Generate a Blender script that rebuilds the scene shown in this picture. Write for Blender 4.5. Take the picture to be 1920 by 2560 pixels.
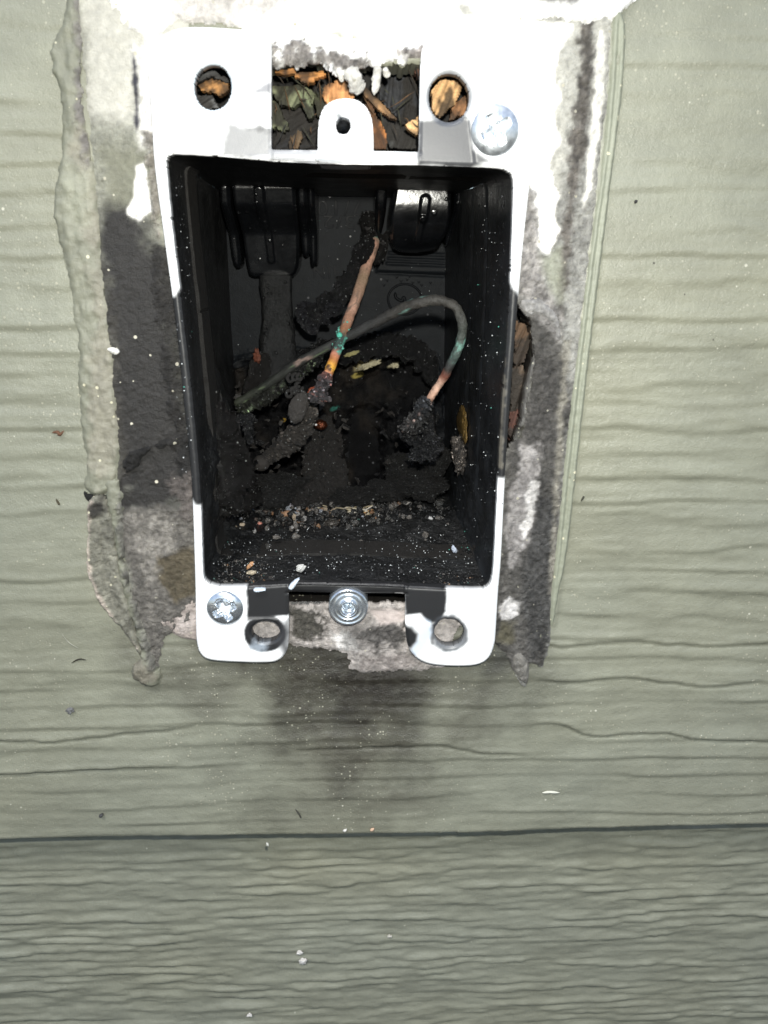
import bpy, math, random
import numpy as np
from mathutils import Vector, Matrix, noise as mn

for o in list(bpy.data.objects): bpy.data.objects.remove(o)
SC = bpy.context.scene
COL = SC.collection
S = 0.001                      # everything below is written in millimetres
random.seed(7)

# ------------------------------------------------------------------ camera
F_PX, PITCH, YAW = 1870.0, math.radians(18.5), math.radians(2.0)
CAM = np.array([0.0, -133.0, 0.0])
FW = np.array([math.sin(YAW)*math.cos(PITCH), math.cos(YAW)*math.cos(PITCH), -math.sin(PITCH)])
RT = np.array([math.cos(YAW), -math.sin(YAW), 0.0])
UP = np.cross(RT, FW)
cd = bpy.data.cameras.new('camera'); cam = bpy.data.objects.new('camera', cd); COL.objects.link(cam)
cd.sensor_fit = 'VERTICAL'; cd.sensor_height = 36.0; cd.lens = 36.0*F_PX/2560.0
cd.clip_start = 0.002; cd.clip_end = 100.0
cam.matrix_world = Matrix(((RT[0], UP[0], -FW[0], CAM[0]*S), (RT[1], UP[1], -FW[1], CAM[1]*S),
                           (RT[2], UP[2], -FW[2], CAM[2]*S), (0, 0, 0, 1)))
SC.camera = cam
cd.dof.use_dof = True; cd.dof.focus_distance = 0.172; cd.dof.aperture_fstop = 40

# ------------------------------------------------------------------ light
SC.view_settings.view_transform = 'Standard'; SC.view_settings.look = 'None'
SC.view_settings.exposure = 0.0; SC.view_settings.gamma = 1.0
world = bpy.data.worlds.new('World'); SC.world = world; world.use_nodes = True
wn = world.node_tree.nodes; wl = world.node_tree.links
sky = wn.new('ShaderNodeTexSky'); sky.sky_type = 'NISHITA'; sky.sun_disc = False
sky.sun_elevation = math.radians(58); sky.sun_rotation = math.radians(200)
wn['Background'].inputs['Strength'].default_value = 0.15
wl.new(sky.outputs['Color'], wn['Background'].inputs['Color'])
sd_ = bpy.data.lights.new('sun', 'SUN'); sun = bpy.data.objects.new('sun', sd_); COL.objects.link(sun)
sd_.energy = 1.75; sd_.angle = math.radians(14); sd_.color = (1.0, 0.985, 0.95)
az, el = math.radians(200), math.radians(58)
sdir = Vector((math.sin(az)*math.cos(el), math.cos(az)*math.cos(el), math.sin(el)))
sun.rotation_euler = sdir.to_track_quat('Z', 'Y').to_euler()
fl = bpy.data.lights.new('phone_flash', 'POINT'); flash = bpy.data.objects.new('phone_flash', fl); COL.objects.link(flash)
fl.energy = 1.14; fl.shadow_soft_size = 0.0022; fl.color = (1.0, 0.985, 0.90)
flash.location = (0.004, -0.129, 0.0142)

# ------------------------------------------------------------------ helpers
def ray(px, py):
    return FW + RT*(px-960.0)/F_PX - UP*(py-1280.0)/F_PX
def U(px, py, y=0.0):
    d = ray(px, py); t = (y-CAM[1])/d[1]
    p = CAM+d*t; return (p[0], p[2])
def U3(px, py, y=0.0):
    a = U(px, py, y); return np.array([a[0], y, a[1]])
def PL(pts, y=0.0):
    return np.array([U(a, b, y) for a, b in pts])
def smoothp(P, n=6, closed=True):
    P = np.asarray(P, float); m = len(P); out = []
    rng = range(m) if closed else range(m-1)
    for i in rng:
        if closed: a, b, c, d = P[(i-1) % m], P[i], P[(i+1) % m], P[(i+2) % m]
        else: a, b, c, d = P[max(i-1, 0)], P[i], P[i+1], P[min(i+2, m-1)]
        for k in range(n):
            t = k/n
            out.append(0.5*((2*b)+(c-a)*t+(2*a-5*b+4*c-d)*t*t+(-a+3*b-3*c+d)*t**3))
    if not closed: out.append(P[-1])
    return np.array(out)
_T = np.random.RandomState(3).rand(256, 256).astype(np.float64)
def vn(x, z, seed=0):
    x = x+seed*17.31; z = z+seed*9.77
    xi = np.floor(x).astype(int); zi = np.floor(z).astype(int)
    fx = x-xi; fz = z-zi; fx = fx*fx*(3-2*fx); fz = fz*fz*(3-2*fz)
    a = _T[xi & 255, zi & 255]; b = _T[(xi+1) & 255, zi & 255]
    c = _T[xi & 255, (zi+1) & 255]; d = _T[(xi+1) & 255, (zi+1) & 255]
    return (a*(1-fx)+b*fx)*(1-fz)+(c*(1-fx)+d*fx)*fz
def fbm(x, z, o=4, seed=0):
    s = 0; a = 0.5; t = 0
    for k in range(o):
        s = s+a*vn(x*2**k, z*2**k, seed+k*5); t += a; a *= 0.55
    return s/t-0.5                       # about -0.5..0.5
def sdpoly(X, Z, poly, margin=8.0):
    shp = X.shape; x = X.ravel(); z = Z.ravel()
    poly = np.asarray(poly); lo = poly.min(0)-margin; hi = poly.max(0)+margin
    out = np.full(x.shape, margin)
    idx = np.where((x > lo[0]) & (x < hi[0]) & (z > lo[1]) & (z < hi[1]))[0]
    px = x[idx]; pz = z[idx]; d = np.full(px.shape, 1e9); s = np.ones(px.shape)
    n = len(poly)
    for i in range(n):
        a = poly[i]; b = poly[i-1]; e = b-a
        wx = px-a[0]; wz = pz-a[1]
        t = np.clip((wx*e[0]+wz*e[1])/max(e@e, 1e-12), 0, 1)
        d = np.minimum(d, (wx-e[0]*t)**2+(wz-e[1]*t)**2)
        c1 = pz >= a[1]; c2 = pz < b[1]; c3 = e[0]*wz > e[1]*wx
        s = np.where((c1 & c2 & c3) | (~c1 & ~c2 & ~c3), -s, s)
    out[idx] = s*np.sqrt(d)
    return out.reshape(shp)
def dline(X, Z, pts):
    d = np.full(X.shape, 1e9)
    for a, b in zip(pts[:-1], pts[1:]):
        e = b-a; wx = X-a[0]; wz = Z-a[1]
        t = np.clip((wx*e[0]+wz*e[1])/max(e@e, 1e-12), 0, 1)
        d = np.minimum(d, np.hypot(wx-e[0]*t, wz-e[1]*t))
    return d
def sstep(a, b, x):
    t = np.clip((x-a)/(b-a), 0, 1); return t*t*(3-2*t)
def lin(r, g, b):
    f = lambda c: (c/255/12.92 if c/255 <= 0.04045 else ((c/255+0.055)/1.055)**2.4)
    return (f(r), f(g), f(b))

def tag(o, label=None, cat=None, group=None, kind=None):
    if label: o['label'] = label
    if cat: o['category'] = cat
    if group: o['group'] = group
    if kind: o['kind'] = kind
    return o
def empty(name, at, label=None, cat=None, group=None, kind=None):
    o = bpy.data.objects.new(name, None); COL.objects.link(o)
    o.location = Vector(at)*S; o.empty_display_size = 0.005
    return tag(o, label, cat, group, kind)
def mk(name, V, Fq, mat, parent=None, smooth=True, col=None, attrs=None, kind=None):
    V = np.asarray(V, float); c = (V.min(0)+V.max(0))/2
    me = bpy.data.meshes.new(name)
    if isinstance(Fq, np.ndarray):
        n = len(Fq); k = Fq.shape[1]
        me.vertices.add(len(V)); me.vertices.foreach_set('co', ((V-c)*S).ravel())
        me.loops.add(n*k); me.loops.foreach_set('vertex_index', Fq.astype(np.int32).ravel())
        me.polygons.add(n); me.polygons.foreach_set('loop_start', np.arange(0, n*k, k, dtype=np.int32))
        me.update(calc_edges=True)
    else:
        me.from_pydata([tuple(v) for v in (V-c)*S], [], Fq); me.update()
    me.polygons.foreach_set('use_smooth', [bool(smooth)]*len(me.polygons))
    if col is not None:
        ca = me.color_attributes.new('Col', 'FLOAT_COLOR', 'POINT')
        cc = np.ones((len(V), 4)); cc[:, :3] = col
        ca.data.foreach_set('color', cc.ravel())
    for k_, v_ in (attrs or {}).items():
        at = me.attributes.new(k_, 'FLOAT', 'POINT'); at.data.foreach_set('value', np.broadcast_to(v_, (len(V),)).astype(np.float32))
    me.materials.append(mat)
    o = bpy.data.objects.new(name, me); COL.objects.link(o)
    if parent is not None:
        o.parent = parent
        base = parent.location.copy(); p = parent.parent
        while p is not None: base += p.location; p = p.parent
        o.location = Vector(c)*S-base
    else: o.location = Vector(c)*S
    if kind: o['kind'] = kind
    return o

def sheet(name, sdf, bbox, step, front, yback, mat, parent=None, paint=None, skirt=True, kind=None):
    """height field facing the room, cut to the outline sdf<0, with real edges back to yback"""
    (x0, x1, z0, z1) = bbox
    nx = int((x1-x0)/step)+1; nz = int((z1-z0)/step)+1
    X, Z = np.meshgrid(x0+np.arange(nx+1)*step, z0+np.arange(nz+1)*step, indexing='ij')
    sd = sdf(X, Z)
    gx, gz = np.gradient(sd, step); gl = np.hypot(gx, gz)+1e-6; gx /= gl; gz /= gl
    near = np.abs(sd) < 0.5*step
    X = np.where(near, X-gx*sd, X); Z = np.where(near, Z-gz*sd, Z); sd = np.where(near, 0, sd)
    ok = sd < 1e-9
    q = ok[:-1, :-1] & ok[1:, :-1] & ok[1:, 1:] & ok[:-1, 1:]
    id_ = np.arange(X.size).reshape(X.shape)
    Q = np.stack([id_[:-1, :-1], id_[1:, :-1], id_[1:, 1:], id_[:-1, 1:]], -1)[q]
    Y = front(X, Z, sd)
    V = np.stack([X.ravel(), Y.ravel(), Z.ravel()], 1)
    use = np.unique(Q); remap = np.full(X.size, -1); remap[use] = np.arange(len(use))
    V = V[use]; Q = remap[Q]
    if skirt:
        E = np.concatenate([Q[:, [0, 1]], Q[:, [1, 2]], Q[:, [2, 3]], Q[:, [3, 0]]])
        key = np.sort(E, 1); u, inv, cnt = np.unique(key[:, 0].astype(np.int64)*len(V)+key[:, 1], return_inverse=True, return_counts=True)
        B = E[cnt[inv.ravel()] == 1]
        n = len(V); m = len(B)
        A = V[B[:, 0]]; C = V[B[:, 1]]; Ab = A.copy(); Cb = C.copy(); Ab[:, 1] = yback; Cb[:, 1] = yback
        V = np.concatenate([V, A, C, Cb, Ab])
        r = np.arange(m)
        Q = np.concatenate([Q, np.stack([n+m+r, n+r, n+3*m+r, n+2*m+r], 1)])
    kw = {}
    if paint:
        c, rgh, grt = paint(V[:, 0], V[:, 2]); kw = dict(col=c, attrs={'rough': rgh, 'grit': grt})
    return mk(name, V, Q, mat, parent, True, kind=kind, **kw)

def paintfn(base, layers, rough=0.6, grit=0.5):
    """layers: (polygon mm, colour, softness mm, edge noise mm, noise period mm, opacity, rough, grit)"""
    def f(x, z):
        c = np.empty((len(x), 3)); c[:] = base
        r = np.full(len(x), float(rough)); g = np.full(len(x), float(grit))
        for k, L in enumerate(layers):
            poly, cl, soft, amp, per, op, rr, gg = L
            sd = sdpoly(x, z, poly)
            sd = sd+amp*2*fbm(x/per, z/per, 4, 11+k*3)
            m = (1-sstep(-soft, soft, sd))*op
            c = c*(1-m[:, None])+np.array(cl)*m[:, None]
            if rr is not None: r = r*(1-m)+rr*m
            if gg is not None: g = g*(1-m)+gg*m
        return c, r, g
    return f
def bb(P, m=1.0):
    P = np.asarray(P); return (P[:, 0].min()-m, P[:, 0].max()+m, P[:, 1].min()-m, P[:, 1].max()+m)

def tube(path, rad, nseg=20, amp=0.0, per=1.0, seed=0, flat=1.0):
    P = np.asarray(path, float); n = len(P)
    rad = np.interp(np.linspace(0, 1, n), np.linspace(0, 1, len(np.atleast_1d(rad))), np.atleast_1d(rad))
    T = np.gradient(P, axis=0); T /= np.linalg.norm(T, axis=1)[:, None]+1e-9
    ref = np.array([0.0, -1.0, 0.0]); V = []
    for i in range(n):
        a = np.cross(T[i], ref); a /= np.linalg.norm(a)+1e-9; b = np.cross(T[i], a)
        end = min(i, n-1-i); rr = rad[i]*(1 if end > 2 else (0.0, 0.62, 0.9)[end])
        for k in range(nseg):
            th = 2*math.pi*k/nseg
            d = a*math.cos(th)+b*math.sin(th)*flat
            p = P[i]+d*rr
            if amp:
                q = Vector(p/per+seed*7.7)
                p = P[i]+d*rr*(1+amp*(mn.noise(q)+0.6*mn.noise(q*2.3)+0.4*mn.noise(q*5.1)))
            V.append(p)
    i, k = np.meshgrid(np.arange(n-1), np.arange(nseg), indexing='ij'); k2 = (k+1) % nseg
    Q = np.stack([i*nseg+k, i*nseg+k2, (i+1)*nseg+k2, (i+1)*nseg+k], -1).reshape(-1, 4)
    return np.array(V), Q
def ico(sub=3):
    import bmesh
    bm = bmesh.new(); bmesh.ops.create_icosphere(bm, subdivisions=sub, radius=1)
    V = np.array([v.co[:] for v in bm.verts]); Fc = np.array([[v.index for v in f.verts] for f in bm.faces]); bm.free()
    return V, Fc
ICO = {k: ico(k) for k in (1, 2, 3, 4, 5, 6)}
def blobV(c, r, sub=4, amp=0.35, per=0.8, seed=0, rot=0.0):
    V, Fc = ICO[sub]; r = np.array(r, float); out = []
    cr, sr = math.cos(rot), math.sin(rot)
    for v in V:
        q = Vector(v)/per+Vector((seed*3.1, seed*1.7, seed))
        k = 1+amp*(mn.noise(q)+0.7*mn.noise(q*2.1)+0.5*mn.noise(q*4.7)+(0.38*mn.noise(q*9.9)+0.25*mn.noise(q*21) if sub > 4 else 0))
        p = v*r*k; out.append((p[0]*cr-p[2]*sr, p[1], p[0]*sr+p[2]*cr))
    return np.array(out)+np.array(c), Fc
def joinm(L):
    V = []; Fc = []; C = []; n = 0
    for m in L:
        V.append(m[0]); Fc.append(np.asarray(m[1])+n); n += len(m[0])
        if len(m) > 2: C.append(np.broadcast_to(m[2], (len(m[0]), 3)))
    return np.concatenate(V), np.concatenate(Fc), (np.concatenate(C) if C else None)

# ------------------------------------------------------------------ materials
def newmat(name):
    m = bpy.data.materials.new(name); m.use_nodes = True
    nt = m.node_tree; return m, nt, nt.nodes, nt.links, nt.nodes['Principled BSDF']
def N(nt, t, **kw):
    n = nt.nodes.new(t)
    for k, v in kw.items():
        if k in n.inputs: n.inputs[k].default_value = v
        else: setattr(n, k, v)
    return n
def noise_n(nt, scale, detail=4, rough=0.6, vec=None):
    n = N(nt, 'ShaderNodeTexNoise', Scale=scale, Detail=detail, Roughness=rough)
    if vec is not None: nt.links.new(vec, n.inputs['Vector'])
    return n
def mathn(nt, op, a, b=None, c=None):
    n = nt.nodes.new('ShaderNodeMath'); n.operation = op
    for i, v in enumerate((a, b, c)):
        if v is None: continue
        if isinstance(v, (int, float)): n.inputs[i].default_value = v
        else: nt.links.new(v, n.inputs[i])
    return n.outputs[0]
def mapr(nt, v, a, b, c=0.0, d=1.0):
    n = nt.nodes.new('ShaderNodeMapRange'); nt.links.new(v, n.inputs[0])
    for i, q in enumerate((a, b, c, d)): n.inputs[i+1].default_value = q
    return n.outputs[0]
def mixc(nt, f, a, b, mode='MIX'):
    n = nt.nodes.new('ShaderNodeMix'); n.data_type = 'RGBA'; n.blend_type = mode
    for s, v in ((n.inputs[0], f), (n.inputs[6], a), (n.inputs[7], b)):
        if isinstance(v, (int, float)): s.default_value = v
        elif isinstance(v, tuple): s.default_value = (*v, 1)[:4]
        else: nt.links.new(v, s)
    return n.outputs[2]

def painted(name, spec=0.4, var=0.35, vscale=900, bscale=1400, bdist=0.00035, specks=None, fine=4500, clump=False):
    m, nt, ns, ls, bs = newmat(name)
    tc = N(nt, 'ShaderNodeTexCoord').outputs['Object']
    a = N(nt, 'ShaderNodeAttribute', attribute_name='Col').outputs['Color']
    r = N(nt, 'ShaderNodeAttribute', attribute_name='rough').outputs['Fac']
    g = N(nt, 'ShaderNodeAttribute', attribute_name='grit').outputs['Fac']
    n1 = noise_n(nt, vscale, 6, 0.7, tc).outputs['Fac']
    f = mapr(nt, n1, 0.25, 0.75, 1-var, 1+var)
    f2 = mathn(nt, 'ADD', 1.0, mathn(nt, 'MULTIPLY', mathn(nt, 'SUBTRACT', f, 1.0), mathn(nt, 'ADD', mathn(nt, 'MULTIPLY', g, 0.9), 0.15)))
    vm = N(nt, 'ShaderNodeVectorMath', operation='SCALE'); ls.new(a, vm.inputs[0]); ls.new(f2, vm.inputs['Scale'])
    colr = vm.outputs[0]
    h = mathn(nt, 'ADD', noise_n(nt, bscale, 6, 0.72, tc).outputs['Fac'], mathn(nt, 'MULTIPLY', noise_n(nt, fine, 3, 0.6, tc).outputs['Fac'], 0.5))
    h = mathn(nt, 'MULTIPLY', h, g)
    if specks:
        for (sc, th, cl, amt, seed) in specks:
            mp = N(nt, 'ShaderNodeMapping'); ls.new(tc, mp.inputs[0]); mp.inputs['Location'].default_value = (seed, seed*2, seed*3)
            v = N(nt, 'ShaderNodeTexVoronoi', Scale=sc); ls.new(mp.outputs[0], v.inputs['Vector'])
            sep = N(nt, 'ShaderNodeSeparateColor'); ls.new(v.outputs['Color'], sep.inputs[0])
            rad = mathn(nt, 'MULTIPLY', mathn(nt, 'MAXIMUM', mathn(nt, 'SUBTRACT', sep.outputs[0], 1-amt), 0.0), th/amt)
            if clump:
                cn = noise_n(nt, 45, 3, 0.6, tc).outputs['Fac']; rad = mathn(nt, 'MULTIPLY', rad, mapr(nt, cn, 0.38, 0.6, 0.15, 1.15))
            mk_ = mathn(nt, 'LESS_THAN', v.outputs['Distance'], rad)
            colr = mixc(nt, mk_, colr, cl)
            h = mathn(nt, 'ADD', h, mathn(nt, 'MULTIPLY', mk_, 0.35))
    ls.new(colr, bs.inputs['Base Color']); ls.new(r, bs.inputs['Roughness'])
    bs.inputs['Specular IOR Level'].default_value = spec
    bp = N(nt, 'ShaderNodeBump', Strength=1.0, Distance=bdist); ls.new(h, bp.inputs['Height']); ls.new(bp.outputs[0], bs.inputs['Normal'])
    return m
M_SIDING = painted('painted_siding', spec=0.6, var=0.16, vscale=120, bscale=900, bdist=0.00022,
                   specks=[(1700, 0.36, (0.37, 0.36, 0.28), 0.35, 0.0), (1000, 0.24, (0.52, 0.51, 0.42), 0.07, 0.3), (500, 0.13, (0.07, 0.065, 0.05), 0.03, 0.7)], clump=True)
M_SIDING2 = painted('painted_siding_lower', spec=0.45, var=0.14, vscale=120, bscale=900, bdist=0.00022, specks=[(900, 0.2, (0.45, 0.45, 0.36), 0.02, 0.3)])
M_RES = painted('old_residue', spec=0.45, var=0.4, vscale=800, bscale=1500, bdist=0.0006,
                specks=[(900, 0.3, (0.55, 0.52, 0.42), 0.08, 0.2)])
M_CAULK = painted('painted_caulk', spec=0.5, var=0.35, vscale=500, bscale=900, bdist=0.0005,
                  specks=[(900, 0.3, (0.6, 0.57, 0.42), 0.13, 0.5)])
M_FLANGE = painted('glare_painted_plastic', spec=0.5, var=0.1, vscale=400, bscale=2500, bdist=0.00005)  # black plastic whose colour carries painted white glare
M_WOOD = painted('splintered_wood', spec=0.3, var=0.5, vscale=700, bscale=1600, bdist=0.0004)
M_CHAR = painted('charred_crust', spec=0.6, var=0.8, vscale=1200, bscale=1800, bdist=0.0009,
                 specks=[(1800, 0.36, (0.16, 0.17, 0.17), 0.25, 0.9), (1300, 0.28, (0.5, 0.52, 0.5), 0.05, 0.4)])  # pale specks paint glints onto the crust
M_WIRE = painted('corroded_copper', spec=0.5, var=0.45, vscale=1600, bscale=2500, bdist=0.0002)

def plastic(name, base, rough, beads=True, bump=0.00012, melt=0.0):
    m, nt, ns, ls, bs = newmat(name)
    tc = N(nt, 'ShaderNodeTexCoord').outputs['Object']
    n = noise_n(nt, 150, 5, 0.65, tc).outputs['Fac']
    c = mixc(nt, mapr(nt, n, 0.35, 0.65), tuple(x*0.6 for x in base), tuple(x*1.5 for x in base))
    h = mathn(nt, 'MULTIPLY', noise_n(nt, 900, 5, 0.6, tc).outputs['Fac'], 0.25)
    if melt: h = mathn(nt, 'ADD', h, mathn(nt, 'MULTIPLY', noise_n(nt, 350, 6, 0.75, tc).outputs['Fac'], melt))
    if beads:
        for sc, th, amt in ((700, 0.42, 0.28), (330, 0.26, 0.12)):
            v = N(nt, 'ShaderNodeTexVoronoi', Scale=sc); ls.new(tc, v.inputs['Vector'])
            sep = N(nt, 'ShaderNodeSeparateColor'); ls.new(v.outputs['Color'], sep.inputs[0])
            rad = mathn(nt, 'MAXIMUM', mathn(nt, 'MULTIPLY', mathn(nt, 'SUBTRACT', sep.outputs[0], 1-amt), th/amt), 0.001)
            q = mathn(nt, 'MAXIMUM', mathn(nt, 'SUBTRACT', 1.0, mathn(nt, 'DIVIDE', v.outputs['Distance'], rad)), 0.0)
            h = mathn(nt, 'ADD', h, mathn(nt, 'MULTIPLY', mathn(nt, 'POWER', q, 0.5), 1.2))
            c = mixc(nt, mathn(nt, 'MULTIPLY', mathn(nt, 'GREATER_THAN', q, 0.55), 0.5), c, (0.14, 0.145, 0.15))
    ls.new(c, bs.inputs['Base Color'])
    ls.new(mapr(nt, n, 0.3, 0.7, rough*0.8, rough*1.3), bs.inputs['Roughness'])
    bp = N(nt, 'ShaderNodeBump', Strength=1.0, Distance=bump); ls.new(h, bp.inputs['Height']); ls.new(bp.outputs[0], bs.inputs['Normal'])
    return m
M_BLK = plastic('black_plastic', (0.0115, 0.0130, 0.0150), 0.40, True, 0.00022)
M_BACK = plastic('back_plastic', (0.016, 0.0165, 0.019), 0.42, True, 0.0001)
M_CLAMP = plastic('clamp_plastic', (0.0045, 0.0050, 0.0060), 0.22, True, 0.0002)
M_MELT = plastic('melted_plastic', (0.0115, 0.0120, 0.0125), 0.38, True, 0.0006, 2.0)

def metal(name, base, rough, b=0.00006):
    m, nt, ns, ls, bs = newmat(name)
    tc = N(nt, 'ShaderNodeTexCoord').outputs['Object']
    n = noise_n(nt, 800, 5, 0.7, tc).outputs['Fac']
    ls.new(mixc(nt, mapr(nt, n, 0.3, 0.7), tuple(x*0.75 for x in base), base), bs.inputs['Base Color'])
    bs.inputs['Metallic'].default_value = 0.85
    ls.new(mapr(nt, n, 0.3, 0.7, rough*0.7, rough*1.4), bs.inputs['Roughness'])
    bp = N(nt, 'ShaderNodeBump', Strength=1.0, Distance=b); ls.new(n, bp.inputs['Height']); ls.new(bp.outputs[0], bs.inputs['Normal'])
    return m
M_ZINC = metal('zinc_plate', (0.72, 0.78, 0.84), 0.24, 0.00001)

YF = -3.0        # front plane of the box flange
YB = 69.0        # back plane of the box
OPEN_px = [(415, 420), (416, 398), (428, 386), (455, 385), (560, 391), (700, 403), (868, 410), (1030, 411), (1180, 416), (1250, 421), (1272, 429), (1283, 445), (1285, 480), (1279, 650), (1268, 850), (1257, 1000), (1246, 1200), (1236, 1400), (1231, 1450), (1222, 1468), (1200, 1476), (1120, 1474), (960, 1466), (868, 1464), (740, 1462), (640, 1468), (560, 1470), (530, 1466), (514, 1455), (507, 1436), (503, 1330), (498, 1200), (480, 1000), (450, 740), (428, 560)]
OPEN = smoothp(PL(OPEN_px, YF), 4)

# ================================================================== the wall: two lapped siding boards
SAGE = np.array([0.240, 0.243, 0.188])
house = empty('house_wall', (0, 10, -60), 'sage green lap siding wall of two wood-grained boards behind the open box', 'wall')
joint = smoothp(PL([(-1500, 2135), (0, 2100), (480, 2092), (960, 2086), (1300, 2080), (1600, 2068), (1920, 2062), (3400, 2030)]), 3, False)
hole_px = [(440, 140), (560, 120), (680, 160), (740, 142), (800, 150), (860, 165), (930, 150), (985, 166), (1055, 158), (1120, 140), (1200, 160), (1262, 400),
           (1272, 740), (1300, 765), (1322, 800), (1332, 880), (1312, 960), (1300, 1040), (1282, 1100), (1262, 1300), (1245, 1512), (860, 1507), (640, 1504), (510, 1500), (480, 1200), (450, 900), (420, 500)]
HOLE = smoothp(PL(hole_px), 3)
def grain_line(lst): return [smoothp(PL(p), 4, False) for p in lst]
STEPS = grain_line([
 [(1250, 1618), (1330, 1600), (1400, 1612), (1470, 1603), (1600, 1600), (1760, 1610), (2100, 1600)],
 [(1290, 1810), (1400, 1805), (1480, 1835), (1640, 1828), (1740, 1842), (1920, 1850), (2200, 1846)],
 [(-300, 1935), (0, 1930), (140, 1925), (260, 1916), (400, 1912), (480, 1905)],
 [(-200, 1850), (0, 1846), (140, 1848), (330, 1828), (520, 1812)],
 [(690, 1872), (820, 1868), (960, 1864), (1100, 1860), (1200, 1876), (1300, 1880), (1350, 1896)],
 [(440, 2020), (500, 2032), (560, 2028), (640, 2030)],
 [(1500, 405), (1620, 402), (1800, 408), (2100, 404)], [(1480, 588), (1560, 575), (1700, 580), (1820, 566), (2000, 600)],
 [(1460, 720), (1560, 690), (1700, 704), (1920, 690), (2100, 700)], [(1450, 840), (1600, 850), (1720, 835), (1860, 845), (2050, 830)],
 [(1440, 955), (1580, 965), (1700, 950), (1920, 960)], [(1435, 1065), (1540, 1050), (1640, 1062), (1800, 1050), (2000, 1060)],
 [(1420, 1180), (1500, 1190), (1620, 1176), (1760, 1186), (1920, 1170)], [(1410, 1290), (1560, 1275), (1700, 1290), (1900, 1280)],
 [(1410, 1380), (1500, 1372), (1650, 1390), (1920, 1376)], [(1400, 1470), (1520, 1480), (1640, 1462), (1800, 1480), (1980, 1470)],
 [(1390, 1540), (1480, 1528), (1600, 1545), (1760, 1530), (1930, 1548)], [(1300, 1690), (1420, 1700), (1560, 1690), (1760, 1712), (1920, 1700)],
 [(-50, 1560), (60, 1545), (180, 1560), (270, 1550)], [(-50, 1690), (100, 1700), (220, 1690), (420, 1710), (640, 1700)], [(520, 1770), (700, 1780), (900, 1772), (1080, 1790), (1240, 1780)],
 [(-50, 1390), (60, 1400), (150, 1392), (210, 1400)], [(-50, 1190), (60, 1180), (170, 1192)], [(-40, 820), (50, 812), (150, 820)], [(-40, 985), (60, 990), (180, 980)]])
BEAD = [smoothp(PL(p), 4, False) for p in ([(1548, 20), (1535, 260), (1505, 480), (1480, 720), (1456, 940), (1428, 1200), (1405, 1400), (1380, 1560)],
                                        [(1528, 60), (1515, 260), (1490, 480), (1464, 720), (1440, 940), (1412, 1200), (1392, 1400)],)]
def board_h(X, Z, lower):
    wx = X+3*fbm(X/40, Z/20, 3, 4)
    warp = 5.0*fbm(wx/55, Z/16, 3, 1)+1.4*fbm(wx/14, Z/5, 3, 2)+(2.2*fbm(wx/11, Z/3.0, 3, 12) if lower else 0)
    per = 2.5 if lower else 4.8
    t = (Z+warp)/per; fr = t-np.floor(t)
    lp = 0.26 if lower else 0.11
    saw = np.where(fr < lp, sstep(0, lp, fr), 1-(fr-lp)/(1-lp))          # sharp lower lip, slow fade upwards
    band = np.floor(t)
    msk = sstep(0.36, 0.66, vn(wx/26+band*7.3, band*3.7, 6))
    h = (0.42 if lower else 0.27)*saw*(0.25+msk)
    t2 = (Z+warp*0.7+1.0*fbm(wx/9, Z/4, 3, 8))/(per*0.43); fr2 = t2-np.floor(t2)
    h = h+(0.14 if lower else 0.05)*(0.5-0.5*np.cos(2*math.pi*fr2))*vn(wx/12+np.floor(t2)*3.1, np.floor(t2)*1.9, 3)*2
    h = h+0.35*fbm(X/16, Z/3.0, 4, 9)*(1.2 if lower else 0.55)+(0.8*fbm(X/7, Z/1.15, 4, 19)*(0.5+vn(X/30, Z/10, 2)) if lower else 0.20*fbm(X/6, Z/1.3, 4, 19))
    return h
def board_front(y0, lower):
    def f(X, Z, sd):
        h = board_h(X, Z, lower)
        if not lower:
            for si, L in enumerate(STEPS):
                q = 1.0 if si < 5 or si == 17 else 0.5
                w2 = 0.55 if q == 1 else 1.3
                x0, x1 = L[:, 0].min(), L[:, 0].max()
                zl = np.interp(X, L[:, 0], L[:, 1])
                fade = sstep(x0, x0+9, X)*(1-sstep(x1-9, x1, X))
                d = Z-(zl+0.7*fbm(X/3.0, Z*0+3, 3, 5))
                h = h+q*fade*np.where(d < 0, np.clip(1+d/w2, 0, 1)*0.5, np.exp(-d/2.6)*0.5)-(q == 1)*fade*0.30*np.exp(-((d+0.55)/0.35)**2)
            for L in BEAD:
                d = dline(X, Z, L); h = h+0.45*np.exp(-(d/0.55)**2)
            h = h*sstep(-0.3, 0.5, -sd)
            h = h-0.5*(1-sstep(0.0, 0.5, -sd))
        else:
            h = h*1.0
        return y0-h
    return f
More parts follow.
